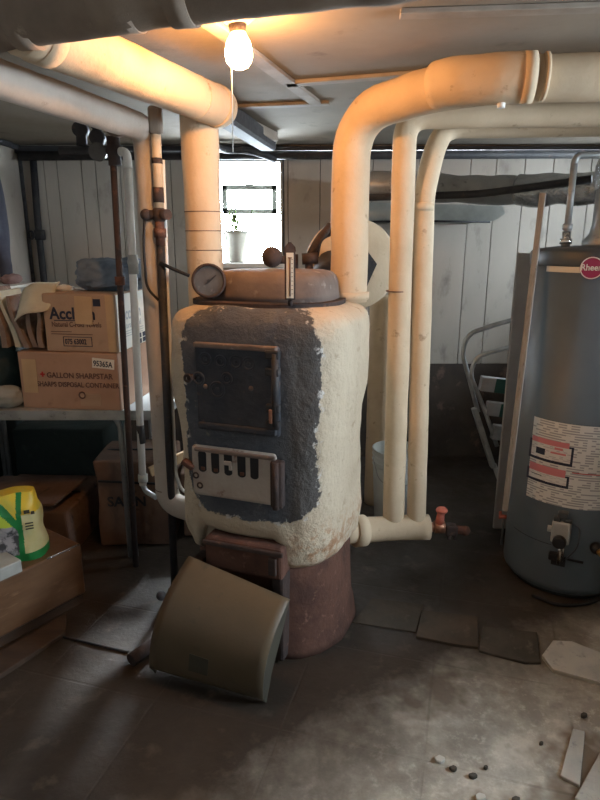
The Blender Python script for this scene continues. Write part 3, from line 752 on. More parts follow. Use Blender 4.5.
# black valve manifold beside it
mv = thing('valve_manifold', at(97,160,g0.y), 'cluster of black gas valves hanging near the ceiling above the boxes', 'valve')
m = MB(); m.cyl(at(60,151,2.72), at(122,149,2.68), .016); m.build('manifold_pipe', M['iron'], mv)
for (px, py) in ((80,122),(97,130)):
    c = at(px, py, 2.68); m = MB()
    m.cyl(c+Vector((0,0,-.09)), c+Vector((0,0,.02)), .022, .018); m.box(c+Vector((0,0,.03)), (.05,.03,.05), bev=.01); m.cyl(c+Vector((0,-.02,-.03)), c+Vector((0,.02,-.03)), .03)
    v = m.build('valve', M['iron'], mv)
c = at(97,130,2.68); m = MB(); m.tube([c+Vector((0,0,.03)), c+Vector((-.02,0,.05)), c+Vector((-.06,0,.04))], .010, bend=.02); m.build('lever', M['iron'], mv)
c = at(98,152,2.66); m = MB(); m.lathe([(.036,-.012),(.036,.012)], c, 24, RX(PI/2)); m.build('meter_face', M['gauge_face'], mv)
# white pipe
h0 = at(143,485,2.60); h1 = at(128,168,2.60)
wp = thing('white_pipe', h0, 'thin white painted pipe hanging between brown gas pipe and wrapped drop', 'pipe')
m = MB(); m.cyl(h0, h1, .0165); m.tube([h1, h1+Vector((0,0,.06)), h1+Vector((-.05,.05,.07))], .0175, bend=.04); m.build('pipe_run', M['white'], wp)
m = MB(); c = at(133,262,2.60); m.sphere(c, .024); m.cyl(c+Vector((0,0,-.05)), c+Vector((0,0,.03)), .021); m.build('tap', M['control'], wp)
m = MB(); a, b = at(140,425,2.60), at(142,443,2.60); m.cyl(a, b, .0172); m.build('bare_section', M['iron'], wp)
m = MB(); m.tube([h0, h0+Vector((.01,0,-.03)), h0+Vector((.07,-.05,-.04))], .012, bend=.03); m.build('elbow', M['galv'], wp)
m = MB(); c = at(143,478,2.60); m.cyl(c+Vector((0,0,-.018)), c+Vector((0,0,.018)), .022); m.build('coupling', M['frame'], wp)
# dark conduit and tap in the corner
cp = thing('corner_pipe', at(46,265,4.05), 'dark pipe with a round tap handle in the far left corner', 'pipe')
m = MB(); m.tube([at(33,158,4.175), at(38,225,4.175), at(45,290,4.175), at(46,330,4.175)], .022, bend=.05); m.build('pipe_run', M['iron'], cp)
c = at(40,235,4.16); m = MB(); m.box(c, (.06,.06,.07), bev=.012); m.cyl(c, c+Vector((-.05,-.02,0)), .014); m.build('tap_body', M['iron'], cp)
m = MB(); m.torus(at(31,235,4.13), .024, .007, (.3,1,0)); m.build('tap_handle', M['iron'], cp)
# thin dark pipe right along the wall top
m = MB(); m.tube([Vector((LEFT+.05, 4.10, 2.07)), Vector((RIGHT-.05, 4.10, 2.085))], .028, seg=14)
tag(m.build('overhead_pipe', M['iron']), 'long dark pipe running level along the far wall under the ceiling', 'pipe')
m = MB(); m.tube([at(208,130,3.6), at(214,146,3.9), at(224,150,4.06), at(250,150,4.06), at(276,159,4.1)], .024, bend=.12, seg=12)
tag(m.build('bent_pipe', M['iron']), 'bent dark pipe crossing in front of the top of the window', 'pipe')

# ================================================================ BULB
bz = CEIL
bp = atz(236,13,bz); bl = at(239,50,bp.y)
lb = thing('ceiling_lamp', bp, 'bare glowing bulb in a porcelain ceiling socket', 'lamp')
m = MB(); m.lathe([(.055,0),(.055,-.008),(.04,-.02),(.024,-.03)], bp, 28); m.build('ceiling_plate', M['batten'], lb)
zs0 = at(237,22,bp.y).z; 
m = MB(); m.lathe([(.024,.0),(.026,-.012),(.022,-.034),(.018,-.038)], (bp.x+.003, bp.y, bz-.014), 24); m.build('socket', M['rust_dark'], lb)
m = MB(); c = Vector((bp.x+.005, bp.y, bl.z-.006)); m.lathe([(r_*1.2, z_*1.25) for r_, z_ in ((.013,.062),(.0135,.048),(.018,.035),(.027,.02),(.0315,.004),(.0315,-.008),(.028,-.02),(.02,-.029),(.01,-.0335),(.002,-.0345))], c, 28); m.build('bulb', M['bulb'], lb)
p0 = at(233,40,bp.y-.02)
m = MB(); m.cyl(Vector((p0.x-.005, p0.y, bz-.06)), at(233,152,bp.y-.02), .0016, seg=6); m.build('pull_cord', M['white'], lb)

# ================================================================ CHUTE COVER in front of the boiler
TL, TR, BL, BR = Vector((-.412,2.0,.42)), Vector((-.036,1.824,.352)), Vector((-.548,1.86,.045)), Vector((-.126,1.712,.035))
ch = thing('chute_cover', (-.28,1.85,0), 'curved olive sheet-metal cover leaning in front of the boiler on the floor', 'cover')
outn = ((BR-BL).cross(TL-BL)).normalized()
if outn.y > 0: outn = -outn
def sheet(u, s, off=0.0):
    p = TL.lerp(TR, u).lerp(BL.lerp(BR, u), s)
    return p+outn*(.085*math.sin(PI*min(1, s))**.9 if s < 1 else 0)+outn*off
m = MB(); NU, NS = 14, 20
rows = []
for off in (0, -.006):
    rows.append([[sheet(u/NU, s/NS, off) for u in range(NU+1)] for s in range(NS+1)])
top_ = rows[0]; bot_ = rows[1]
rings = []
for s in range(NS+1): rings.append(top_[s]+list(reversed(bot_[s])))
m.loft(rings); m.build('curved_sheet', M['chute'], ch)
for u, nm in ((0, 'side_panel'), (1, 'side_panel')):
    edge = [sheet(u, s/NS, -.004) for s in range(NS+1)]
    t0 = edge[0]; e1_ = edge[-1]; backp = [t0.lerp(e1_, .35)-outn*.012, t0.lerp(e1_, .75)-outn*.015, e1_-outn*.03-Vector((0,0,.03))]
    backp[-1].z = 0.0
    poly = edge+list(reversed(backp))
    dx = Vector((.005,0,0)) if u == 0 else Vector((-.005,0,0))
    m = MB(); m.loft([poly, [q_+dx for q_ in poly]], smooth=False); m.build(nm, M['chute_dark'], ch)
pa = sheet(.40,.80,.001); 
m = MB()
quad = [sheet(u, s, .002) for u, s in ((.36,.73),(.53,.73),(.53,.90),(.36,.90))]
m.loft([quad, [q_-outn*.003 for q_ in quad]], smooth=False); m.build('patch_plate', M['chute_dark'], ch)
m = MB(); m.sphere(sheet(0,.35)+Vector((-.015,.01,0)), .018); m.cyl(sheet(0,.35), sheet(0,.35)+Vector((-.02,.01,0)), .008); m.build('side_knob', M['iron'], ch)
# rusty rod and poker
p0, p1 = atz(131,660,.025), atz(158,640,.03)
m = MB(); m.cyl(p0, p1, .024, seg=14); tag(m.build('pipe_stub', M['rust_dark']), 'short rusty iron pipe stub on the floor left of the curved cover', 'pipe')
p0, p1 = atz(60,636,.006), atz(128,652,.006)
m = MB(); m.cyl(p0, p1, .005, seg=8); tag(m.build('iron_rod', M['iron']), 'thin iron rod lying on the floor pointing at the pipe stub', 'rod')

# ================================================================ WATER HEATER
HC = Vector((1.265, 2.605, 0)); HR = .268; HT = 1.515
ht = thing('water_heater', HC, 'tall grey-blue water heater tank at the right edge', 'water heater')
def hit(x, y, R=HR):
    r = ray(x, y); a = r.x**2+r.y**2; b = -2*(r.x*HC.x+r.y*HC.y); c = HC.x**2+HC.y**2-R*R
    disc = b*b-4*a*c; t = (-b-math.sqrt(max(disc, 0)))/(2*a)
    p = Vector((r.x*t, r.y*t, H+r.z*t)); return math.atan2(p.y-HC.y, p.x-HC.x), p.z
m = MB(); m.lathe([(HR-.02,.02),(HR-.004,.04),(HR,.06),(HR,HT-.06)], HC, 72); tank = m.build('tank_jacket', M['heater'], ht)
m = MB(); m.lathe([(HR-.035,0),(HR-.03,.02),(HR-.03,.03)], HC, 48); m.build('base_ring', M['heater_dark'], ht)
m = MB(); m.lathe([(HR+.004,HT-.065),(HR+.006,HT-.06),(HR+.006,HT-.012),(HR-.004,HT),(HR*.6,HT+.012),(.02,HT+.016)], HC, 72); m.build('top_cap', M['heater_dark'], ht)
def patch(name, t0, t1, z0, z1, R, m_, parent, n=16, th=.0015):
    """a thin curved sheet stuck on the tank, UV 0-1 across"""
    me = MB(); uv = me.bm.loops.layers.uv.new('UVMap')
    g = []
    for i in range(n+1):
        t = t0+(t1-t0)*i/n; d = Vector((math.cos(t), math.sin(t), 0))
        g.append((me.bm.verts.new(HC+d*R+Vector((0,0,z0))), me.bm.verts.new(HC+d*R+Vector((0,0,z1)))))
    for i in range(n):
        f = me.bm.faces.new((g[i][0], g[i+1][0], g[i+1][1], g[i][1])); f.smooth = True
        for l, q_ in zip(f.loops, ((i/n,0),((i+1)/n,0),((i+1)/n,1),(i/n,1))): l[uv].uv = q_
    # turned-in rim gives the sheet its thickness
    return me.build(name, m_, parent)
tA, zA = hit(535,415); tB, zB = hit(526,497); tC, _ = hit(600,440)
tL = (tA+tB)/2; tR = -PI/2+.45
zlt, zlb = zA-.005, zB+.01
lab = patch('warning_sheet', tL, tR, zlb, zlt, HR+.0015, M['label'], ht, 28)
def box_patch(x0, y0, x1, y1, R):
    a = hit(x0, y0); b = hit(x1, y1); return a[0], b[0], b[1], a[1]
q4 = box_patch(531,437,572,467,HR); patch('warning_border', q4[0], q4[1], q4[2], q4[3], HR+.0025, M['ink'], lab)
q5 = box_patch(533,439.6,570,464,HR); patch('warning_panel', q5[0], q5[1], q5[2], q5[3], HR+.0032, M['label_pic'], lab)
q5b = box_patch(533,439.6,570,443.5,HR); patch('warning_strip', q5b[0], q5b[1], q5b[2], q5b[3], HR+.0038, M['ink_pink'], lab)
for (x0, y0, x1, y1, mm) in ((537,446,545,455,'ink'),(551,451,566,456,'ink_pink'),(555,447,563,451,'ink_pink')):
    z_ = box_patch(x0, y0, x1, y1, HR); patch('pictogram', z_[0], z_[1], z_[2], z_[3], HR+.004, M[mm], lab, 8)
q6 = box_patch(528,465,568,489,HR); patch('warning_border', q6[0], q6[1], q6[2], q6[3], HR+.0025, M['ink'], lab)
q7 = box_patch(530,467.6,566,486,HR); patch('warning_panel', q7[0], q7[1], q7[2], q7[3], HR+.0032, M['label_pic'], lab)
q7b = box_patch(530,467.6,566,470.5,HR); patch('warning_strip', q7b[0], q7b[1], q7b[2], q7b[3], HR+.0038, M['ink_pink'], lab)
for (x0, y0, x1, y1, mm) in ((532,472,542,475,'ink'),(537,478,545,483,'ink')):
    z_ = box_patch(x0, y0, x1, y1, HR); patch('pictogram', z_[0], z_[1], z_[2], z_[3], HR+.004, M[mm], lab, 8)
z_ = box_patch(549,432,571,436,HR); patch('heading_strip', z_[0], z_[1], z_[2], z_[3], HR+.0032, M['frame'], lab)
z_ = box_patch(530,486,567,489,HR)
z_ = box_patch(572,473,599,474.5,HR); patch('red_rule', z_[0], tR, z_[2], z_[3], HR+.0032, M['ink_red'], lab)
z_ = box_patch(577,424,599,426,HR); patch('heading_strip', z_[0], tR, z_[2], z_[3], HR+.0032, M['ink'], lab)
# badge band and round badge
q = box_patch(548,257,582,273,HR); patch('badge_band', q[0], -PI/2+.3, q[2], q[3], HR+.0015, M['cream_scale'], ht, 20)
tb, zb_ = hit(592,268); d = Vector((math.cos(tb), math.sin(tb), 0)); pb = HC+d*(HR+.003)+Vector((0,0,zb_)); tx = Vector((-d.y, d.x, 0))
qb = Vector((0,0,1)).rotation_difference(d).to_matrix().to_4x4()
m = MB(); m.lathe([(.043,-.004),(.043,.004)], pb, 32, qb); bd = m.build('round_badge', M['magenta'], ht)
m = MB(); m.torus(pb+d*.004, .040, .002, d, 32, 6); m.build('badge_ring', M['white'], bd)
text('Rheem', .034, pb+d*.0055-tx*.039+Vector((0,0,-.009)), tx, (0,0,1), M['white'], bd, 'badge_lettering', local=False, bold=.0006, xs=.88)
# gas control
tc_, zc2 = hit(562,528); d = Vector((math.cos(tc_), math.sin(tc_), 0)); tx = Vector((-d.y, d.x, 0)); rot = Matrix((( tx.x, -d.x, 0, 0),(tx.y, -d.y, 0, 0),(0,0,1,0),(0,0,0,1)))
pg = HC+d*(HR+.03)+Vector((0,0,zc2))
m = MB(); m.box(pg, (.075,.06,.10), rot, bev=.008); gcb = m.build('gas_control', M['control'], ht)
m = MB(); m.lathe([(.028,0),(.028,.02),(.022,.026)], pg+d*.03+Vector((0,0,-.035)), 24, Vector((0,0,1)).rotation_difference(d).to_matrix().to_4x4()); m.build('temperature_dial', M['black'], gcb)
m = MB(); m.box(pg+d*.01-tx*.02+Vector((0,0,.058)), (.03,.03,.022), rot, bev=.005); m.box(pg+d*.01+tx*.022+Vector((0,0,.055)), (.035,.02,.014), rot, bev=.004); m.box(pg+Vector((0,0,.075)), (.04,.04,.03), rot, bev=.006); m.build('control_knob', M['heater_dark'], gcb)
m = MB(); m.cyl(pg-tx*.037, pg-tx*.055, .014); m.build('side_port', M['control'], gcb)
m = MB(); m.tube([pg+d*.01+Vector((.005,0,-.05)), pg+d*.012+Vector((.005,0,-.15))], .009, bend=0, seg=12); m.tube([pg+d*.005+Vector((.018,0,-.05)), pg-d*.0+Vector((.02,0,-.14))], .004, bend=0, seg=8); m.build('gas_tube', M['chrome'], gcb)
m = MB(); m.tube([pg+tx*.035+Vector((0,0,.045)), pg+tx*.07+Vector((0,0,.03))+d*.0, pg+tx*.075+Vector((0,0,-.06)), pg+tx*.03+Vector((0,0,-.13))], .0035, bend=.04, seg=8); m.build('pilot_tube', M['heater_dark'], gcb)
# burner door panel
q = box_patch(514,527,590,590,HR); z0b = hit(560,566)[1]
patch('burner_door', hit(553,556)[0]-.02, hit(566,556)[0], hit(560,566)[1], hit(560,556)[1], HR+.003, M['black'], ht)
t0_, z0_ = hit(514,527); t1_, _ = hit(553,529)
for (ta, tb2, za, zb2) in ((t0_, t1_, z0_, z0_+.003),):
    patch('panel_seam', ta, tb2, za, zb2, HR+.0012, M['black'], ht)
p0 = pg+d*-.02+Vector((0,0,-.135))+tx*.01
m = MB(); m.tube([p0+tx*.01, p0+tx*.09], .006, bend=0, seg=8); m.box(p0-tx*.02, (.06,.03,.035), rot, bev=.006); m.build('burner_tube', M['black'], ht)
tdv, zdv = hit(594,546); d2 = Vector((math.cos(tdv), math.sin(tdv), 0)); pdv = HC+d2*HR+Vector((0,0,zdv))
m = MB(); m.cyl(pdv, pdv+d2*.05, .018); m.sphere(pdv+d2*.02, .026); dv = m.build('drain_cock', M['black'], ht)
m = MB(); m.cyl(pdv+d2*.045, pdv+d2*.07, .014); m.build('hose_thread', M['brass'], dv)
tq, zq = hit(506,517); d3 = Vector((math.cos(tq), math.sin(tq), 0)); pq = HC+d3*HR+Vector((0,0,zq))
m = MB(); m.cyl(pq, pq+d3*.03, .010); m.box(pq+d3*.03+Vector((0,0,.006)), (.012,.012,.04), bev=.003); m.build('side_cock', M['red_paint'], ht)
m = MB(); m.cyl(pq+d3*.012+Vector((0,0,-.01)), pq+d3*.012+Vector((0,0,-.15)), .006, seg=8); m.build('overflow_tube', M['heater_dark'], ht)
# plumbing on top
c = Vector((at(566,240,2.55).x, 2.55, HT))
m = MB(); m.cyl(c+Vector((0,0,-.005)), c+Vector((0,0,.07)), .017); m.cyl(c+Vector((0,0,.02)), c+Vector((0,0,.042)), .024); m.build('water_nipple', M['chrome'], ht)
m = MB(); m.cyl(c+Vector((0,0,.07)), c+Vector((0,0,.33)), .013); m.cyl(c+Vector((0,0,.075)), c+Vector((0,0,.10)), .019); m.tube([c+Vector((0,0,.30)), c+Vector((0,0,.36)), c+Vector((.3,.0,.37))], .013, bend=.04); m.build('water_line', M['galv'], ht)
m = MB(); c2 = HC+Vector((.04,.02,HT)); m.lathe([(.10,.0),(.105,.03),(.08,.06),(.072,.10),(.072,.36)], c2, 32); m.build('draft_hood', M['galv'], ht)
m = MB(); m.lathe([(.075,.24),(.084,.27),(.084,.33),(.075,.36)], c2, 32); m.build('flue_elbow', M['foil'], ht)

# flue across the back wall
zf = 1.80
fl = thing('flue_pipe', (.9, 3.3, zf-.1), 'long foil-wrapped flue pipe crossing the wall behind the drop pipes', 'flue')
pf = [Vector((.30, BACK+.0, 1.85)), Vector((.315, 3.40, 1.838)), Vector((1.05, 3.32, 1.80)), Vector((1.42, 2.98, 1.785))]
m = MB(); m.tube(pf, .072, seg=24, bend=.1, wob=.12, step=.03); m.build('flue_wrap', M['galv'], fl)
m = MB(); m.tube([Vector((1.12, 3.25, 1.797)), Vector((1.42, 2.98, 1.785))], .078, seg=24, wob=.25, step=.02); m.build('foil_sleeve', M['foil'], fl)
m = MB(); m.tube([Vector((.48, 3.30, 1.808)), Vector((.60, 3.29, 1.80)), Vector((.70, 3.285, 1.797))], .02, seg=12, wob=.4, step=.02); m.build('foil_tape', M['foil'], fl)
m = MB(); m.tube([Vector((.25, 3.24, 1.76)), Vector((.9, 3.2, 1.775)), Vector((1.33, 2.9, 1.82))], .018, seg=12, bend=.1); m.build('conduit', M['iron'], fl)
# sheet-metal duct hung under it
pts2 = [at(352,202,3.7), at(503,206,3.7), at(505,214,3.7), at(494,221,3.7), at(484,222,3.7), at(352,222,3.7)]
m = MB(); m.loft([pts2, [p_+Vector((0,.505,0)) for p_ in pts2]], smooth=False)
tag(m.build('sheet_duct', M['frame']), 'flat grey sheet-metal duct with a rounded corner under the foil flue', 'duct')
m = MB(); m.tube([at(340,230,3.0), at(352,222,3.68), at(420,221,3.68), at(490,222,3.68)], .006, seg=8, bend=.1)
tag(m.build('cable', M['rubber']), 'thin dark cable strung along the lower edge of the sheet duct', 'cable')

# post behind the boiler, bucket, stick, stool
m = MB(); cx_ = at(378,440,3.4).x; m.tube([Vector((cx_, 3.4, 0)), Vector((cx_, 3.4, 1.25))], .072, seg=24, wob=.03, step=.05)
pp = m.build('chimney_post', M['plaster']); tag(pp, 'pale round post standing behind the white bucket', 'post')
bk = Vector((at(393,515,3.12).x, 3.12, 0))
b_ = thing('bucket', bk, 'white plastic bucket on the floor behind the cream drop pipes', 'bucket')
zt_ = at(385,455,3.0).z
m = MB(); m.lathe([(.10,.0),(.105,.004),(.128,zt_),(.124,zt_),(.102,.008),(.01,.006)], bk, 40); m.build('pail', M['bucket'], b_)
for zz in (.80,.86,.93,1.0):
    m = MB(); m.torus(bk+Vector((0,0,zt_*zz-.004)), .103+.025*zz, .0035, seg=40, sec=6); m.build('rim_ring', M['bucket'], b_)
m = MB(); m.tube([bk+Vector((-.127,-.01,zt_*.9)), bk+Vector((-.10,-.13,zt_*.62)), bk+Vector((.1,-.13,zt_*.62)), bk+Vector((.127,-.01,zt_*.9))], .003, bend=.08, seg=8); m.build('bail_handle', M['galv'], b_)
s0 = Vector((.985, 2.74, .02)); 
q0, q1 = at(543,193,2.50), at(506,468,2.40)
dn = (q1-q0).normalized(); 
q2 = at(505,511,2.385)
m = MB(); d_ = q0-q2; m.box((q0+q2)/2, (.024, .016, d_.length), d_.to_track_quat('Z', 'Y').to_matrix().to_4x4(), bev=.003)
tag(m.build('wooden_stick', M['wood']), 'thin weathered wooden stick leaning beside the water heater', 'stick')
# grey panel behind heater
m = MB(); a, b = at(507,262,3.05), at(527,262,3.05); m.box(((a.x+b.x)/2+.10, 3.05, .745), (.20, .02, 1.49), bev=.004)
tag(m.build('grey_panel', M['panel']), 'dark grey upright panel standing behind the stick and the tank', 'panel')

# folding step stool
Yl = 3.30
st = thing('step_stool', Vector((1.1, Yl, 0)), 'folded aluminium step stool leaning behind the water heater', 'step stool')
def L(px, py, dy=0): return at(px, py, Yl+dy)
m = MB(); m.tube([L(545,312), L(500,323), L(468,334), L(462,352), L(470,382), L(478,412)], .0125, bend=.09, seg=14); m.build('handrail', M['alu'], st)
m = MB(); m.tube([L(540,341,-.04), L(505,348,-.04), L(476,357,-.04), L(470,374,-.04), L(484,408,-.04), L(497,446,-.04)], .0115, bend=.08, seg=14); m.build('inner_rail', M['alu'], st)
lg0, lg1 = L(474,408), L(493,467); dd = lg1-lg0; lg2 = lg0+dd*1.0
m = MB(); dd = lg2-lg0; m.box((lg0+lg2)/2, (.045, .03, dd.length), dd.to_track_quat('Z','Y').to_matrix().to_4x4(), bev=.006); m.build('front_leg', M['alu_dull'], st)
lg3 = L(496,470); lg4 = Vector((lg3.x+.10, Yl, .0)); dd = lg4-lg3
m = MB(); m.cyl(lg3-dd*.15, lg4, .014); m.build('leg', M['alu_dull'], st)
m = MB(); m.cyl(L(540,400,.02), Vector((1.36, Yl+.03, 0)), .014); m.build('leg', M['alu_dull'], st)
for (x0, y0, x1, y1) in ((480,378,520,392), (486,403,522,416), (492,426,526,440)):
    a, b = L(x0, y0, -.02), L(x1, y1, -.02)
    m = MB(); m.box(((a.x+b.x)/2, Yl-.03, (a.z+b.z)/2), (b.x-a.x, .05, a.z-b.z), RY(.12), bev=.004); tr = m.build('step', M['step_grey'], st)
    m = MB(); m.box(((a.x+b.x)/2+.01, Yl-.058, (a.z+b.z)/2), ((b.x-a.x)*.42, .008, (a.z-b.z)*.98), RY(.12), bev=.002); m.build('tread_pad', M['step_green'], tr)

# ================================================================ LEFT: TABLE AND BOXES
TZ = .785
tb_ = thing('folding_table', (-1.2, 2.95, 0), 'grey folding table with metal edge under the stacked cartons', 'table')
TX0, TX1, TY0, TY1 = LEFT+.02, -.625, 2.69, 3.36
m = MB(); m.box(((TX0+TX1)/2, (TY0+TY1)/2, TZ-.012), (TX1-TX0-.006, TY1-TY0-.006, .024), bev=.003); m.build('tabletop', M['table_top'], tb_)
m = MB()
for (x, y, sx, sy) in (((TX0+TX1)/2, TY0, TX1-TX0, .012), ((TX0+TX1)/2, TY1, TX1-TX0, .012), (TX1, (TY0+TY1)/2, .012, TY1-TY0)):
    m.box((x, y, TZ-.024), (sx, sy, .048), bev=.003)
m.build('edge_band', M['alu_dull'], tb_)
lf = atz(131,560,0)
for (x, y) in ((lf.x, TY0+.05), (lf.x-.0, TY1-.06), (TX0+.1, TY0+.05), (TX0+.1, TY1-.06)):
    m = MB(); m.tube([(x-.05, y, TZ-.03), (x-.012, y, TZ-.085), (x-.012, y, .0)], .0125, bend=.05, seg=14)
    m.tube([(x+.045, y, TZ-.03), (x+.016, y, TZ-.085), (x+.016, y, .0)], .0125, bend=.05, seg=14)
    m.build('leg', M['alu_dull'], tb_)
# lower carton
def carton(name, label, org, w, d, h, rz, mt, group=None):
    """org is the front-left bottom corner; local x along the front, y to the back"""
    r = thing(name, org, label, 'box', rz, group)
    m = MB(); m.box((w/2, d/2, h/2), (w, d, h), bev=.006)
    bm = m.bm
    for v in bm.verts:
        n_ = noise.noise((v.co+Vector(org))*4)
        v.co += Vector((0,0,.006*n_))*(1 if v.co.z > h/2 else 0)
    body = m.build('carton_body', M[mt], r, local=True)
    m = MB(); m.box((w/2, d/2, h+.0005), (w*.99, .006, .0015)); m.build('flap_seam', M['ink_brown'], r, local=True)
    return r
g = 'stacked cartons on the table'
ob = at(23,407,2.73); ob.z = TZ
lbx = carton('cardboard_box', 'large orange-brown carton with a number tag, lowest on the table', (ob.x, 2.735, TZ), .485, .44, .268, math.radians(-7), 'card_orange')
e = -.0012
text('GALLON SHARPSTAR', .036, (.135, e, .150), (1,0,0), (0,0,1), M['ink_brown'], lbx, bold=.0006, xs=.93)
text('SHARPS DISPOSAL CONTAINER', .033, (.082, e, .108), (1,0,0), (0,0,1), M['ink_brown'], lbx, bold=.0006, xs=.86)
m = MB(); m.box((.115, e, .165), (.022,.001,.008)); m.box((.115, e, .165), (.008,.001,.024)); m.build('printed_cross', M['ink_red'], lbx, local=True)
m = MB(); m.box((.052, e, .155), (.07,.002,.16), RY(.02)); m.build('paper_patch', M['card_light'], lbx, local=True)
m = MB(); m.box((.415, e, .222), (.105,.0025,.046), RY(.08)); tg = m.build('number_tag', M['paper'], lbx, local=True)
text('95365A', .036, (.367, e-.002, .212), (math.cos(.08),0,-math.sin(.08)), (math.sin(.08),0,math.cos(.08)), M['ink'], tg, 'tag_number', bold=.0008, xs=.80)
m = MB(); m.box((.34, e, .05), (.10,.002,.06)); m.build('paper_patch', M['card'], lbx, local=True)
m = MB(); m.torus((.30, e, .07), .014, .004, (0,1,0), 16, 6); m.box((.30, e, .045), (.012,.001,.02)); m.build('printed_logo', M['ink_brown'], lbx, local=True)
# upper carton
ou = at(46,344,2.73); zu = TZ+.271
ubx = carton('cardboard_box', 'brown carton with bold dark lettering and a white printed side, standing on another carton', (ou.x, 2.735, zu), .350, .38, .265, math.radians(-8), 'card')
text('Acclaim', .074, (.032, e, .150), (1,0,0), (0,0,1), M['ink'], ubx, bold=.0022, xs=.93)
m = MB(); m.box((.145, e, .143), (.19,.001,.004)); m.build('printed_rule', M['ink'], ubx, local=True)
text('Natural C-Fold Towels', .032, (.036, e, .115), (1,0,0), (0,0,1), M['ink_brown'], ubx, bold=.0005, xs=.80)
for w_, z in ((.10,.092),(.20,.081)):
    m = MB(); m.box((.03+w_/2, e, z), (w_,.001,.003)); m.build('printed_rule', M['ink_brown'], ubx, local=True)
m = MB()
for (x, z, sx, sz) in ((.155,.0685,.14,.003),(.155,.0265,.14,.003),(.0865,.0475,.003,.042),(.2235,.0475,.003,.042)): m.box((x, e, z), (sx,.001,sz))
m.build('printed_frame', M['ink'], ubx, local=True)
text('075 63002', .034, (.093, e, .036), (1,0,0), (0,0,1), M['ink'], ubx, bold=.0008, xs=.72)
m = MB(); m.box((.197, e-.001, .19), (.082,.002,.125), RY(.05)); m.build('paper_patch', M['card_light'], ubx, local=True)
m = MB(); m.box((.262, e, .225), (.034,.0015,.032)); m.build('printed_square', M['ink'], ubx, local=True)
m = MB(); m.box((.322, e, .131), (.040,.0012,.255)); m.build('tape_strip', M['card_light'], ubx, local=True)
# its right side is white, printed, and faces the window
m = MB(); m.box((.3507, .19, .131), (.0012, .372, .254)); sp = m.build('side_panel', M['card_white'], ubx, local=True); sp['label'] = 'white printed side of the carton'
text('Acclaim', .080, (.3520, .04, .140), (0,1,0), (0,0,1), M['ink_grey'], sp, bold=.001, xs=.9)
text('Natural C-Fold', .040, (.3520, .045, .098), (0,1,0), (0,0,1), M['ink_grey'], sp, xs=.9)
for z in (.085,.074,.063):
    m = MB(); m.box((.3517, .17, z), (.001,.24,.003)); m.build('printed_rule', M['ink_grey'], sp, local=True)
for (y, z) in ((.22,.045),(.275,.045),(.22,.017),(.275,.019)):
    m = MB(); m.box((.3517, y+.02, z), (.001,.04,.022)); m.build('printed_square', M['ink'], sp, local=True)
# tarp on top
m = MB(); c = at(112,268,2.86); m.blob((c.x, 2.91, zu+.262+.074), (.36,.24,.155), .16, 2.6, 5, 3.2, seed=3, crease=.16)
tag(m.build('tarp_bundle', M['blue_cloth']), 'crumpled grey-blue tarp bundle lying on top of the brown Acclaim carton', 'tarp')
# paper sacks left of the upper carton
xs0 = at(8,330,2.78).x
names = ['leftmost folded paper sack standing against the wall side of the carton row', 'second folded paper sack from the left on the sharps carton', 'third folded paper sack from the left, its edge curled', 'fourth folded paper sack from the left, just beside the Acclaim carton', 'rightmost folded paper sack tucked against the Acclaim carton']
for i in range(5):
    m = MB(); x = -1.365+i*.045; y = 2.82+.015*(i % 2); hgt = (.27,.255,.235,.21,.17)[i]
    base = TZ+.285
    n = 9; rings = []
    for k in range(n+1):
        t = k/n; z = base+hgt*t; off = -.045*t*(1 if i < 3 else .4)+.012*math.sin(4*t+i); th_ = .014-.006*t
        rings.append([Vector((x+off-th_, y-.075, z)), Vector((x+off+th_, y-.08, z)), Vector((x+off+th_*1.2+.01*math.sin(5*t+i), y, z)), Vector((x+off+th_, y+.14, z)), Vector((x+off-th_, y+.14, z)), Vector((x+off-th_*1.3, y, z))])
    m.loft(rings, smooth=False); o = m.build('paper_sack', M['paper_brown'] if i != 1 else M['paper_cream']); tag(o, names[i], 'paper sack', 'paper sacks beside the cartons')
m = MB(); 
pts_ = [at(8,291,2.69), at(45,281,2.69), at(47,306,2.69), at(14,320,2.69)]
n = Vector((.05,-.3,.3)); 
g0_ = []
for k in range(9):
    t = k/8; a = pts_[0].lerp(pts_[1], t); b = pts_[3].lerp(pts_[2], t)
    g0_.append([a.lerp(b, s/6)+Vector((0,.16*(1-s/6)-.02*math.sin(PI*t),.012*math.sin(PI*t*1.5)+.01*math.sin(s))) for s in range(7)])
m.loft([r_+[p_+Vector((0,.006,-.006)) for p_ in reversed(r_)] for r_ in g0_], smooth=True)
tag(m.build('paper_sack', M['paper_cream']), 'cream flat paper sack draped over the tops of the brown paper sacks', 'paper sack', 'paper sacks beside the cartons')
m = MB(); c = at(58,281,2.82); m.blob((c.x, 2.87, zu+.262+.014), (.10,.08,.036), .3, 4, 3, 2, seed=9, crease=.3); tag(m.build('plastic_wrap', M['paper']), 'small scrap of white plastic wrap on the Acclaim carton corner', 'plastic wrap')
# dark green sack and grey cloth at the left edge of the table
m = MB(); m.blob((-1.50, 2.95, TZ+.15), (.28,.30,.31), .12, 2.5, 4, 3, seed=5, crease=.1); tag(m.build('refuse_sack', M['green_plastic']), 'dark green plastic sack left of the sharps carton on the table', 'sack')
m = MB(); m.blob((-1.41, 2.75, TZ+.05), (.20,.12,.105), .2, 2.5, 4, 2.6, seed=8, crease=.15); tag(m.build('folded_cloth', M['frame']), 'grey folded cloth at the left edge of the table front', 'cloth')
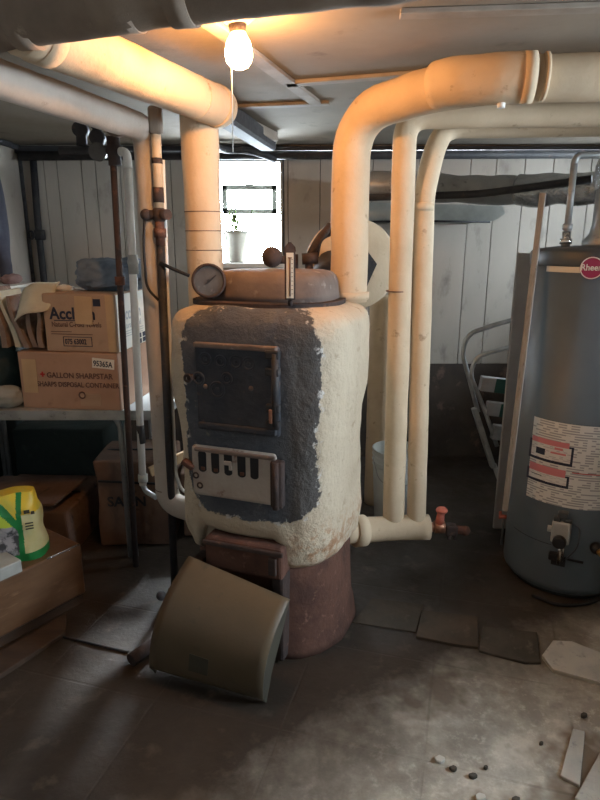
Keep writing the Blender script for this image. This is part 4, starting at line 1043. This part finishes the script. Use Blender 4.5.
# hanging dark cloth and shelf with odds and ends at the left wall
m = MB(); 
rings = []
for k in range(15):
    t = k/14; z = 1.94-.68*t
    wy = (.02+.13*math.sin(PI*min(1, t*1.25))**1.0 if t < .8 else .05-.12*(t-.8)); wy = max(wy, .012)
    rings.append([Vector((LEFT+.04+.035*math.cos(a)*(1+.3*math.sin(3*a+t*4)), 3.72+.18*t*.3+wy*.7*math.sin(a), z)) for a in [2*PI*j/16 for j in range(16)]])
m.loft(rings); tag(m.build('hanging_cloth', M['navy_cloth']), 'dark blue cloth hanging on the left wall', 'cloth')
sh = thing('wall_shelf', (LEFT+.1, 3.52, 1.12), 'small grey shelf box with a white rim on the left wall above the paper sacks', 'shelf')
m = MB(); m.box((LEFT+.10, 3.52, 1.20), (.19, .5, .16), bev=.004); m.build('shelf_box', M['frame'], sh)
m = MB(); m.box((LEFT+.10, 3.52, 1.29), (.20, .51, .018), bev=.003); m.build('shelf_top', M['white'], sh)
m = MB(); m.blob((LEFT+.11, 3.66, 1.325), (.1,.16,.06), .3, 4, 3, 2.4, seed=2); tag(m.build('cloth_rag', M['rag']), 'faded pinkish rag lying on the small wall shelf', 'rag')

# under the table
def flatbox(name, label, x0, x1, y0, y1, z0, z1, mt, rz=0, cat='box'):
    c = Vector(((x0+x1)/2, (y0+y1)/2, z0))
    r = thing(name, c, label, cat, rz)
    m = MB(); w, d, h = x1-x0, y1-y0, z1-z0
    m.box((0,0,h/2), (w,d,h), bev=.012)
    bmesh.ops.subdivide_edges(m.bm, edges=m.bm.edges[:], cuts=3, use_grid_fill=True)
    for v in m.bm.verts: v.co += .018*Vector((noise.noise(v.co*5+c), noise.noise(v.co*5+c+Vector((3,1,2))), noise.noise(v.co*5+c+Vector((7,1,2)))*(1 if v.co.z > .04 else 0)))
    m.build('carton_body', M[mt], r, local=True)
    m = MB(); m.box((0,0,h+.003), (w*.9,.012,.006)); m.build('flap_seam', M['black'], r, local=True)
    return r
ub1 = flatbox('cardboard_box', 'dirty carton with faded print on the floor behind the gas pipe', -1.05, -.67, 2.85, 3.2, 0, .47, 'card_dark', .03)
text('SALIN', .075, (-.13, -.195, .235), (1,0,0), (0,0,1), M['iron'], ub1, bold=.002)
m = MB(); m.box((.0,-.186,.36), (.34,.012,.01), RY(.06), bev=.002); m.build('torn_edge', M['black'], ub1, local=True)
flatbox('cardboard_box', 'squashed wide carton on the floor under the left half of the table', -1.62, -1.14, 2.72, 3.2, 0, .26, 'card_dark', -.04)
m = MB(); 
poly = [(-1.68,2.66),(-1.20,2.70),(-1.14,3.0),(-1.62,3.05)]
m.prism(poly, .29, .30); 
for v in m.bm.verts: v.co.z += .06*(v.co.y-2.66)+.02*noise.noise(v.co*4)
tag(m.build('cardboard_sheet', M['card_dark']), 'loose cardboard flap lying over the squashed carton under the table', 'cardboard')
flatbox('cardboard_box', 'dark grey crate at the back under the table', -1.66, -1.12, 3.28, 3.7, 0, .5, 'found_green', .0)
flatbox('cardboard_box', 'small dark carton behind the wrapped drop pipe beside the boiler', -.64, -.42, 2.95, 3.25, 0, .36, 'card_dark', .1)
p0, p1 = at(150,472,2.78), at(192,452,2.9)
m = MB(); dd = p1-p0; m.box((p0+p1)/2, (dd.length, .02, .05), dd.to_track_quat('X','Z').to_matrix().to_4x4(), bev=.003); tag(m.build('wood_offcut', M['card_light']), 'short pale wood offcut wedged behind the wrapped drop pipe', 'wood')

# front-left long carton, bag and small box
A = Vector((-.945, 2.345, 0)); ang = math.atan2(-.30, -.215)      # along its lit face, towards the camera's left
u = Vector((math.cos(ang), math.sin(ang), 0)); v_ = Vector((u.y, -u.x, 0));  v_ = -v_ if v_.x > 0 else v_
ff = thing('cardboard_box', A+u*.5+v_*.28, 'big film-wrapped brown carton on the floor at the left edge', 'box', math.atan2(u.y, u.x))
def P(a, b, z): return A+u*a+v_*b+Vector((0,0,z))
rot_u = Matrix(((u.x, v_.x, 0, 0),(u.y, v_.y, 0, 0),(0,0,1,0),(0,0,0,1)))
m = MB(); m.box(P(.36,.28,.165), (.72,.56,.24), rot_u, bev=.010, seg=3)
m.build('carton_body', M['card_shiny'], ff)
m = MB(); m.cyl(P(.01,.004,.06), P(.01,.004,.282), .004, seg=8); m.cyl(P(.01,.004,.283), P(.16,.003,.284), .004, seg=8); m.build('film_edge', M['foil'], ff)
m = MB(); m.box(P(.36,.28,.022), (.70,.54,.045), rot_u); m.build('pallet_base', M['board'], ff)
p_ = [P(.12,-.03,0), P(.75,-.05,0), P(.75,-.19,0), P(.20,-.14,0)]
m = MB(); m.prism([(q_.x, q_.y) for q_ in p_], .0, .022, bev=.003); tag(m.build('floor_board', M['board']), 'dirty wooden board lying on the floor along the film-wrapped carton', 'board')

# garden bag
bgp = Vector((-1.225, 2.255, .286))
bg = thing('garden_bag', bgp, 'green and yellow printed bag standing on the film-wrapped carton', 'bag', math.radians(12))
m = MB(); NZ, NK = 110, 300
def bagpt(k, z):
    a = 2*PI*k/NK; t = z
    ww = .165*(1-.10*t-.10*max(0, t-.75)*4); dd_ = .085*(1-.10*t)*(1-max(0, t-.70)*1.6)
    c_, s_ = math.cos(a), math.sin(a); e_ = 3.2
    x = ww*math.copysign(abs(c_)**(2/e_), c_); y_ = dd_*math.copysign(abs(s_)**(2/e_), s_)
    p = Vector((x, y_, .27*t+.012*math.sin(3*x/.16)*t))
    return p+Vector((.010*noise.noise(p*14+Vector((1,2,3))), .012*noise.noise(p*14), .006*noise.noise(p*9)*t))
rings = [[bagpt(k, j/NZ) for k in range(NK)] for j in range(NZ+1)]
m.loft(rings)
for f in m.bm.faces:
    c_ = f.calc_center_median(); x, z = c_.x, c_.z
    if x > .075:            # gusset side, cream and yellow over a green foot
        f.material_index = 1 if z < .035 else (4 if z < .20 else 0)
        if x < .095: f.material_index = 1
    else:
        band = .235-((x+.06)/.135)**2*.10
        f.material_index = 0 if z > band+.045 else (1 if z > band else (2 if z > .155 else (3 if z > .03 else 1)))
bagm = m.build('bag_body', [M['yellow'], M['bag_green'], M['bag_lime'], M['bag_stone'], M['bag_cream']], bg, local=True)
for (x, z, sx, sz) in ((.118,.215,.022,.014),(.140,.21,.014,.012),(.122,.165,.03,.004),(.122,.153,.03,.004),(.122,.141,.03,.004)):
    m = MB(); m.box((x, -.078+.0*(x-.1), z), (sx,.004,sz), RZ(.25)); m.build('printed_mark', M['bag_ink'], bg, local=True)
m = MB(); m.box((-.03,-.090,.175), (.03,.004,.014), RY(-.4)); m.build('printed_mark', M['bag_ink'], bg, local=True)
sb = P(.30,.16,.288)
m = MB(); c_ = atz(4,578,.29); m.box(Vector((c_.x-.05, c_.y+.02, .286+.026)), (.17,.12,.052), rot_u, bev=.004); tag(m.build('small_box', M['frame']), 'small pale grey box beside the garden bag on the film-wrapped carton', 'box')

# ================================================================ FLOWERPOT in the window
fp = at(237,262,BACK+.16); fp.z = WZ0
pt = thing('flower_pot', fp, 'pale flowerpot with a thin plant on the window sill', 'plant')
m = MB(); m.lathe([(.052,0),(.058,.005),(.083,.185),(.090,.19),(.090,.215),(.082,.215),(.078,.19),(.01,.185)], fp, 36); m.build('pot', M['pot'], pt)
m = MB(); m.lathe([(.078,.18),(.07,.192),(.01,.195)], fp, 24); m.build('soil', M['soil'], pt)
m = MB()
for k in range(5):
    a = k*1.3; m.tube([fp+Vector((.01*k-.02,0,.19)), fp+Vector((.012*k-.025+.02*math.sin(a),.01,.27)), fp+Vector((-.02+.03*math.sin(a),0,.30+.03*k))], .0025, bend=.04, seg=6)
m.tube([fp+Vector((.085,0,.20)), fp+Vector((.10,0,.28)), fp+Vector((.115,0,.36))], .004, bend=.03, seg=6)
m.tube([fp+Vector((-.085,0,.20)), fp+Vector((-.115,0,.19)), fp+Vector((-.12,0,.12)), fp+Vector((-.09,0,.06))], .004, bend=.03, seg=6)
m.build('stem', M['leaf'], pt)
m = MB()
for k in range(34):
    a = random.random()*6.28; z = random.uniform(.2,.43); r_ = random.uniform(.005,.05)
    m.sphere(fp+Vector((r_*math.cos(a)-.01, r_*math.sin(a)*.5, z)), .016, (1.2,.25,.5), 8, 6, Euler((random.random()*3, random.random()*3, random.random()*3)).to_matrix().to_4x4())
m.build('foliage', M['leaf'], pt)

# ================================================================ FLOOR SLABS AND RUBBLE
def slab(label, px, mt, th=.014, name='floor_slab', group=None, z=.0):
    poly = [atz(x, y, z+th) for x, y in px]
    m = MB(); m.prism([(q_.x, q_.y) for q_ in poly], z, z+th, bev=.002)
    return tag(m.build(name, mt), label, 'slab' if name == 'floor_slab' else 'debris', group)
slab('pale broken tile on the floor in front of the water heater', [(542,655),(553,640),(572,641),(620,660),(620,687),(596,681),(553,669)], M['tile_light'], .016, 'broken_tile')
slab('narrow white tile shard standing out on the lower right floor', [(560,775),(573,728),(585,731),(580,785)], M['tile_light'], .012, 'broken_tile')
slab('pale tile corner cut off by the bottom right frame edge', [(575,797),(600,752),(640,760),(620,830)], M['tile_light'], .014, 'broken_tile')
slab('dark grey floor slab left of the pale broken tile', [(479,650),(483,626),(537,632),(541,662),(525,662)], M['tile_grey'], .012)
slab('brown floor slab between the boiler and the grey slab', [(416,636),(422,610),(478,616),(478,647),(455,644)], M['tile_brown'], .012)
slab('large brown slab touching the boiler base on its right', [(352,622),(372,598),(424,604),(416,632)], M['tile_brown'], .006)
labs = ['chip of rubble left of the narrow white tile shard, leftmost of the row', 'chip of rubble second from left in the row', 'dark chip of rubble in the middle of the row', 'dark chip of rubble at the right end of the row', 'rubble fragment at the bottom edge', 'small dark chip at the bottom edge right of the rubble fragment', 'dark chip above the narrow white tile shard', 'tiny chip of rubble left of the white tile shard']
for (x, y, s), lab_ in zip(((440,758,6),(454,767,5),(473,774,5),(486,766,3),(480,796,8),(516,798,5),(584,714,4),(541,742,3)), labs):
    n = 6; px = [(x+s*math.cos(2*PI*k/n+.4)*random.uniform(.6,1.1), y+s*.6*math.sin(2*PI*k/n+.4)*random.uniform(.6,1.1)) for k in range(n)]
    slab(lab_, px, M['tile_light'] if s in (6,8) else M['tile_grey'], .012, 'rubble_chip', 'rubble on the floor')
m = MB(); c_ = atz(560,603,.01); m.tube([c_+Vector((-.10,.06,.0)), c_+Vector((-.02,-.02,0)), c_+Vector((.10,-.01,0)), c_+Vector((.2,.02,.01))], .007, bend=.06, seg=8); tag(m.build('cable', M['rubber']), 'short black cable end on the floor at the foot of the water heater', 'cable')

# ================================================================ LIGHT
W = bpy.data.worlds.new('daylight'); SC.world = W; W.use_nodes = True
bgn = W.node_tree.nodes['Background']; bgn.inputs[0].default_value = (.76,.89,1.0,1); bgn.inputs[1].default_value = 66.0
def portal(name, loc, rot, sx, sy):
    l = bpy.data.lights.new(name, 'AREA'); l.shape = 'RECTANGLE'; l.size = sx; l.size_y = sy
    l.cycles.is_portal = True
    o = bpy.data.objects.new(name, l); COL.objects.link(o); o.location = loc; o.rotation_euler = rot; return o
portal('window_portal', ((WX0+WX1)/2, BACK+D+.02, (WZ0+WZ1)/2), (-PI/2,0,0), WX1-WX0, WZ1-WZ0)
portal('window_portal', (RIGHT+.12, (RY0+RY1)/2, (RZ0+RZ1)/2), (0,PI/2,0), RZ1-RZ0, RY1-RY0)
portal('window_portal', (RIGHT+.12, (SY0+SY1)/2, (SZ0+SZ1)/2), (0,PI/2,0), SZ1-SZ0, SY1-SY0)
portal('window_portal', ((FX0+FX1)/2, FRONT-.12, (FZ0+FZ1)/2), (PI/2,0,0), FX1-FX0, FZ1-FZ0)  # daylight through the added fill window

sl_ = bpy.data.lights.new('hazy_sun', 'SUN'); sl_.energy = 32.0; sl_.angle = .20; sl_.color = (.86,.94,1.0)
so_ = bpy.data.objects.new('hazy_sun', sl_); COL.objects.link(so_); so_.location = (0, 6, 4)
so_.rotation_euler = Vector((-.45,-2.25,-1.70)).to_track_quat('-Z', 'Y').to_euler()

# ================================================================ CAMERA
cam = bpy.data.cameras.new('camera'); co = bpy.data.objects.new('camera', cam); COL.objects.link(co)
co.location = (0,0,H); co.rotation_euler = (PI/2-PITCH, 0, 0)
cam.sensor_fit = 'VERTICAL'; cam.sensor_height = 36; cam.lens = 27; cam.clip_start = .05
SC.camera = co
SC.view_settings.view_transform = 'Standard'; SC.view_settings.look = 'None'
SC.view_settings.exposure = 0.38; SC.view_settings.gamma = 1.0; SC.view_settings.use_curve_mapping = False
SC.cycles.use_denoising = True
SC.cycles.max_bounces = 8; SC.cycles.diffuse_bounces = 5
SC.cycles.sample_clamp_indirect = 8.0
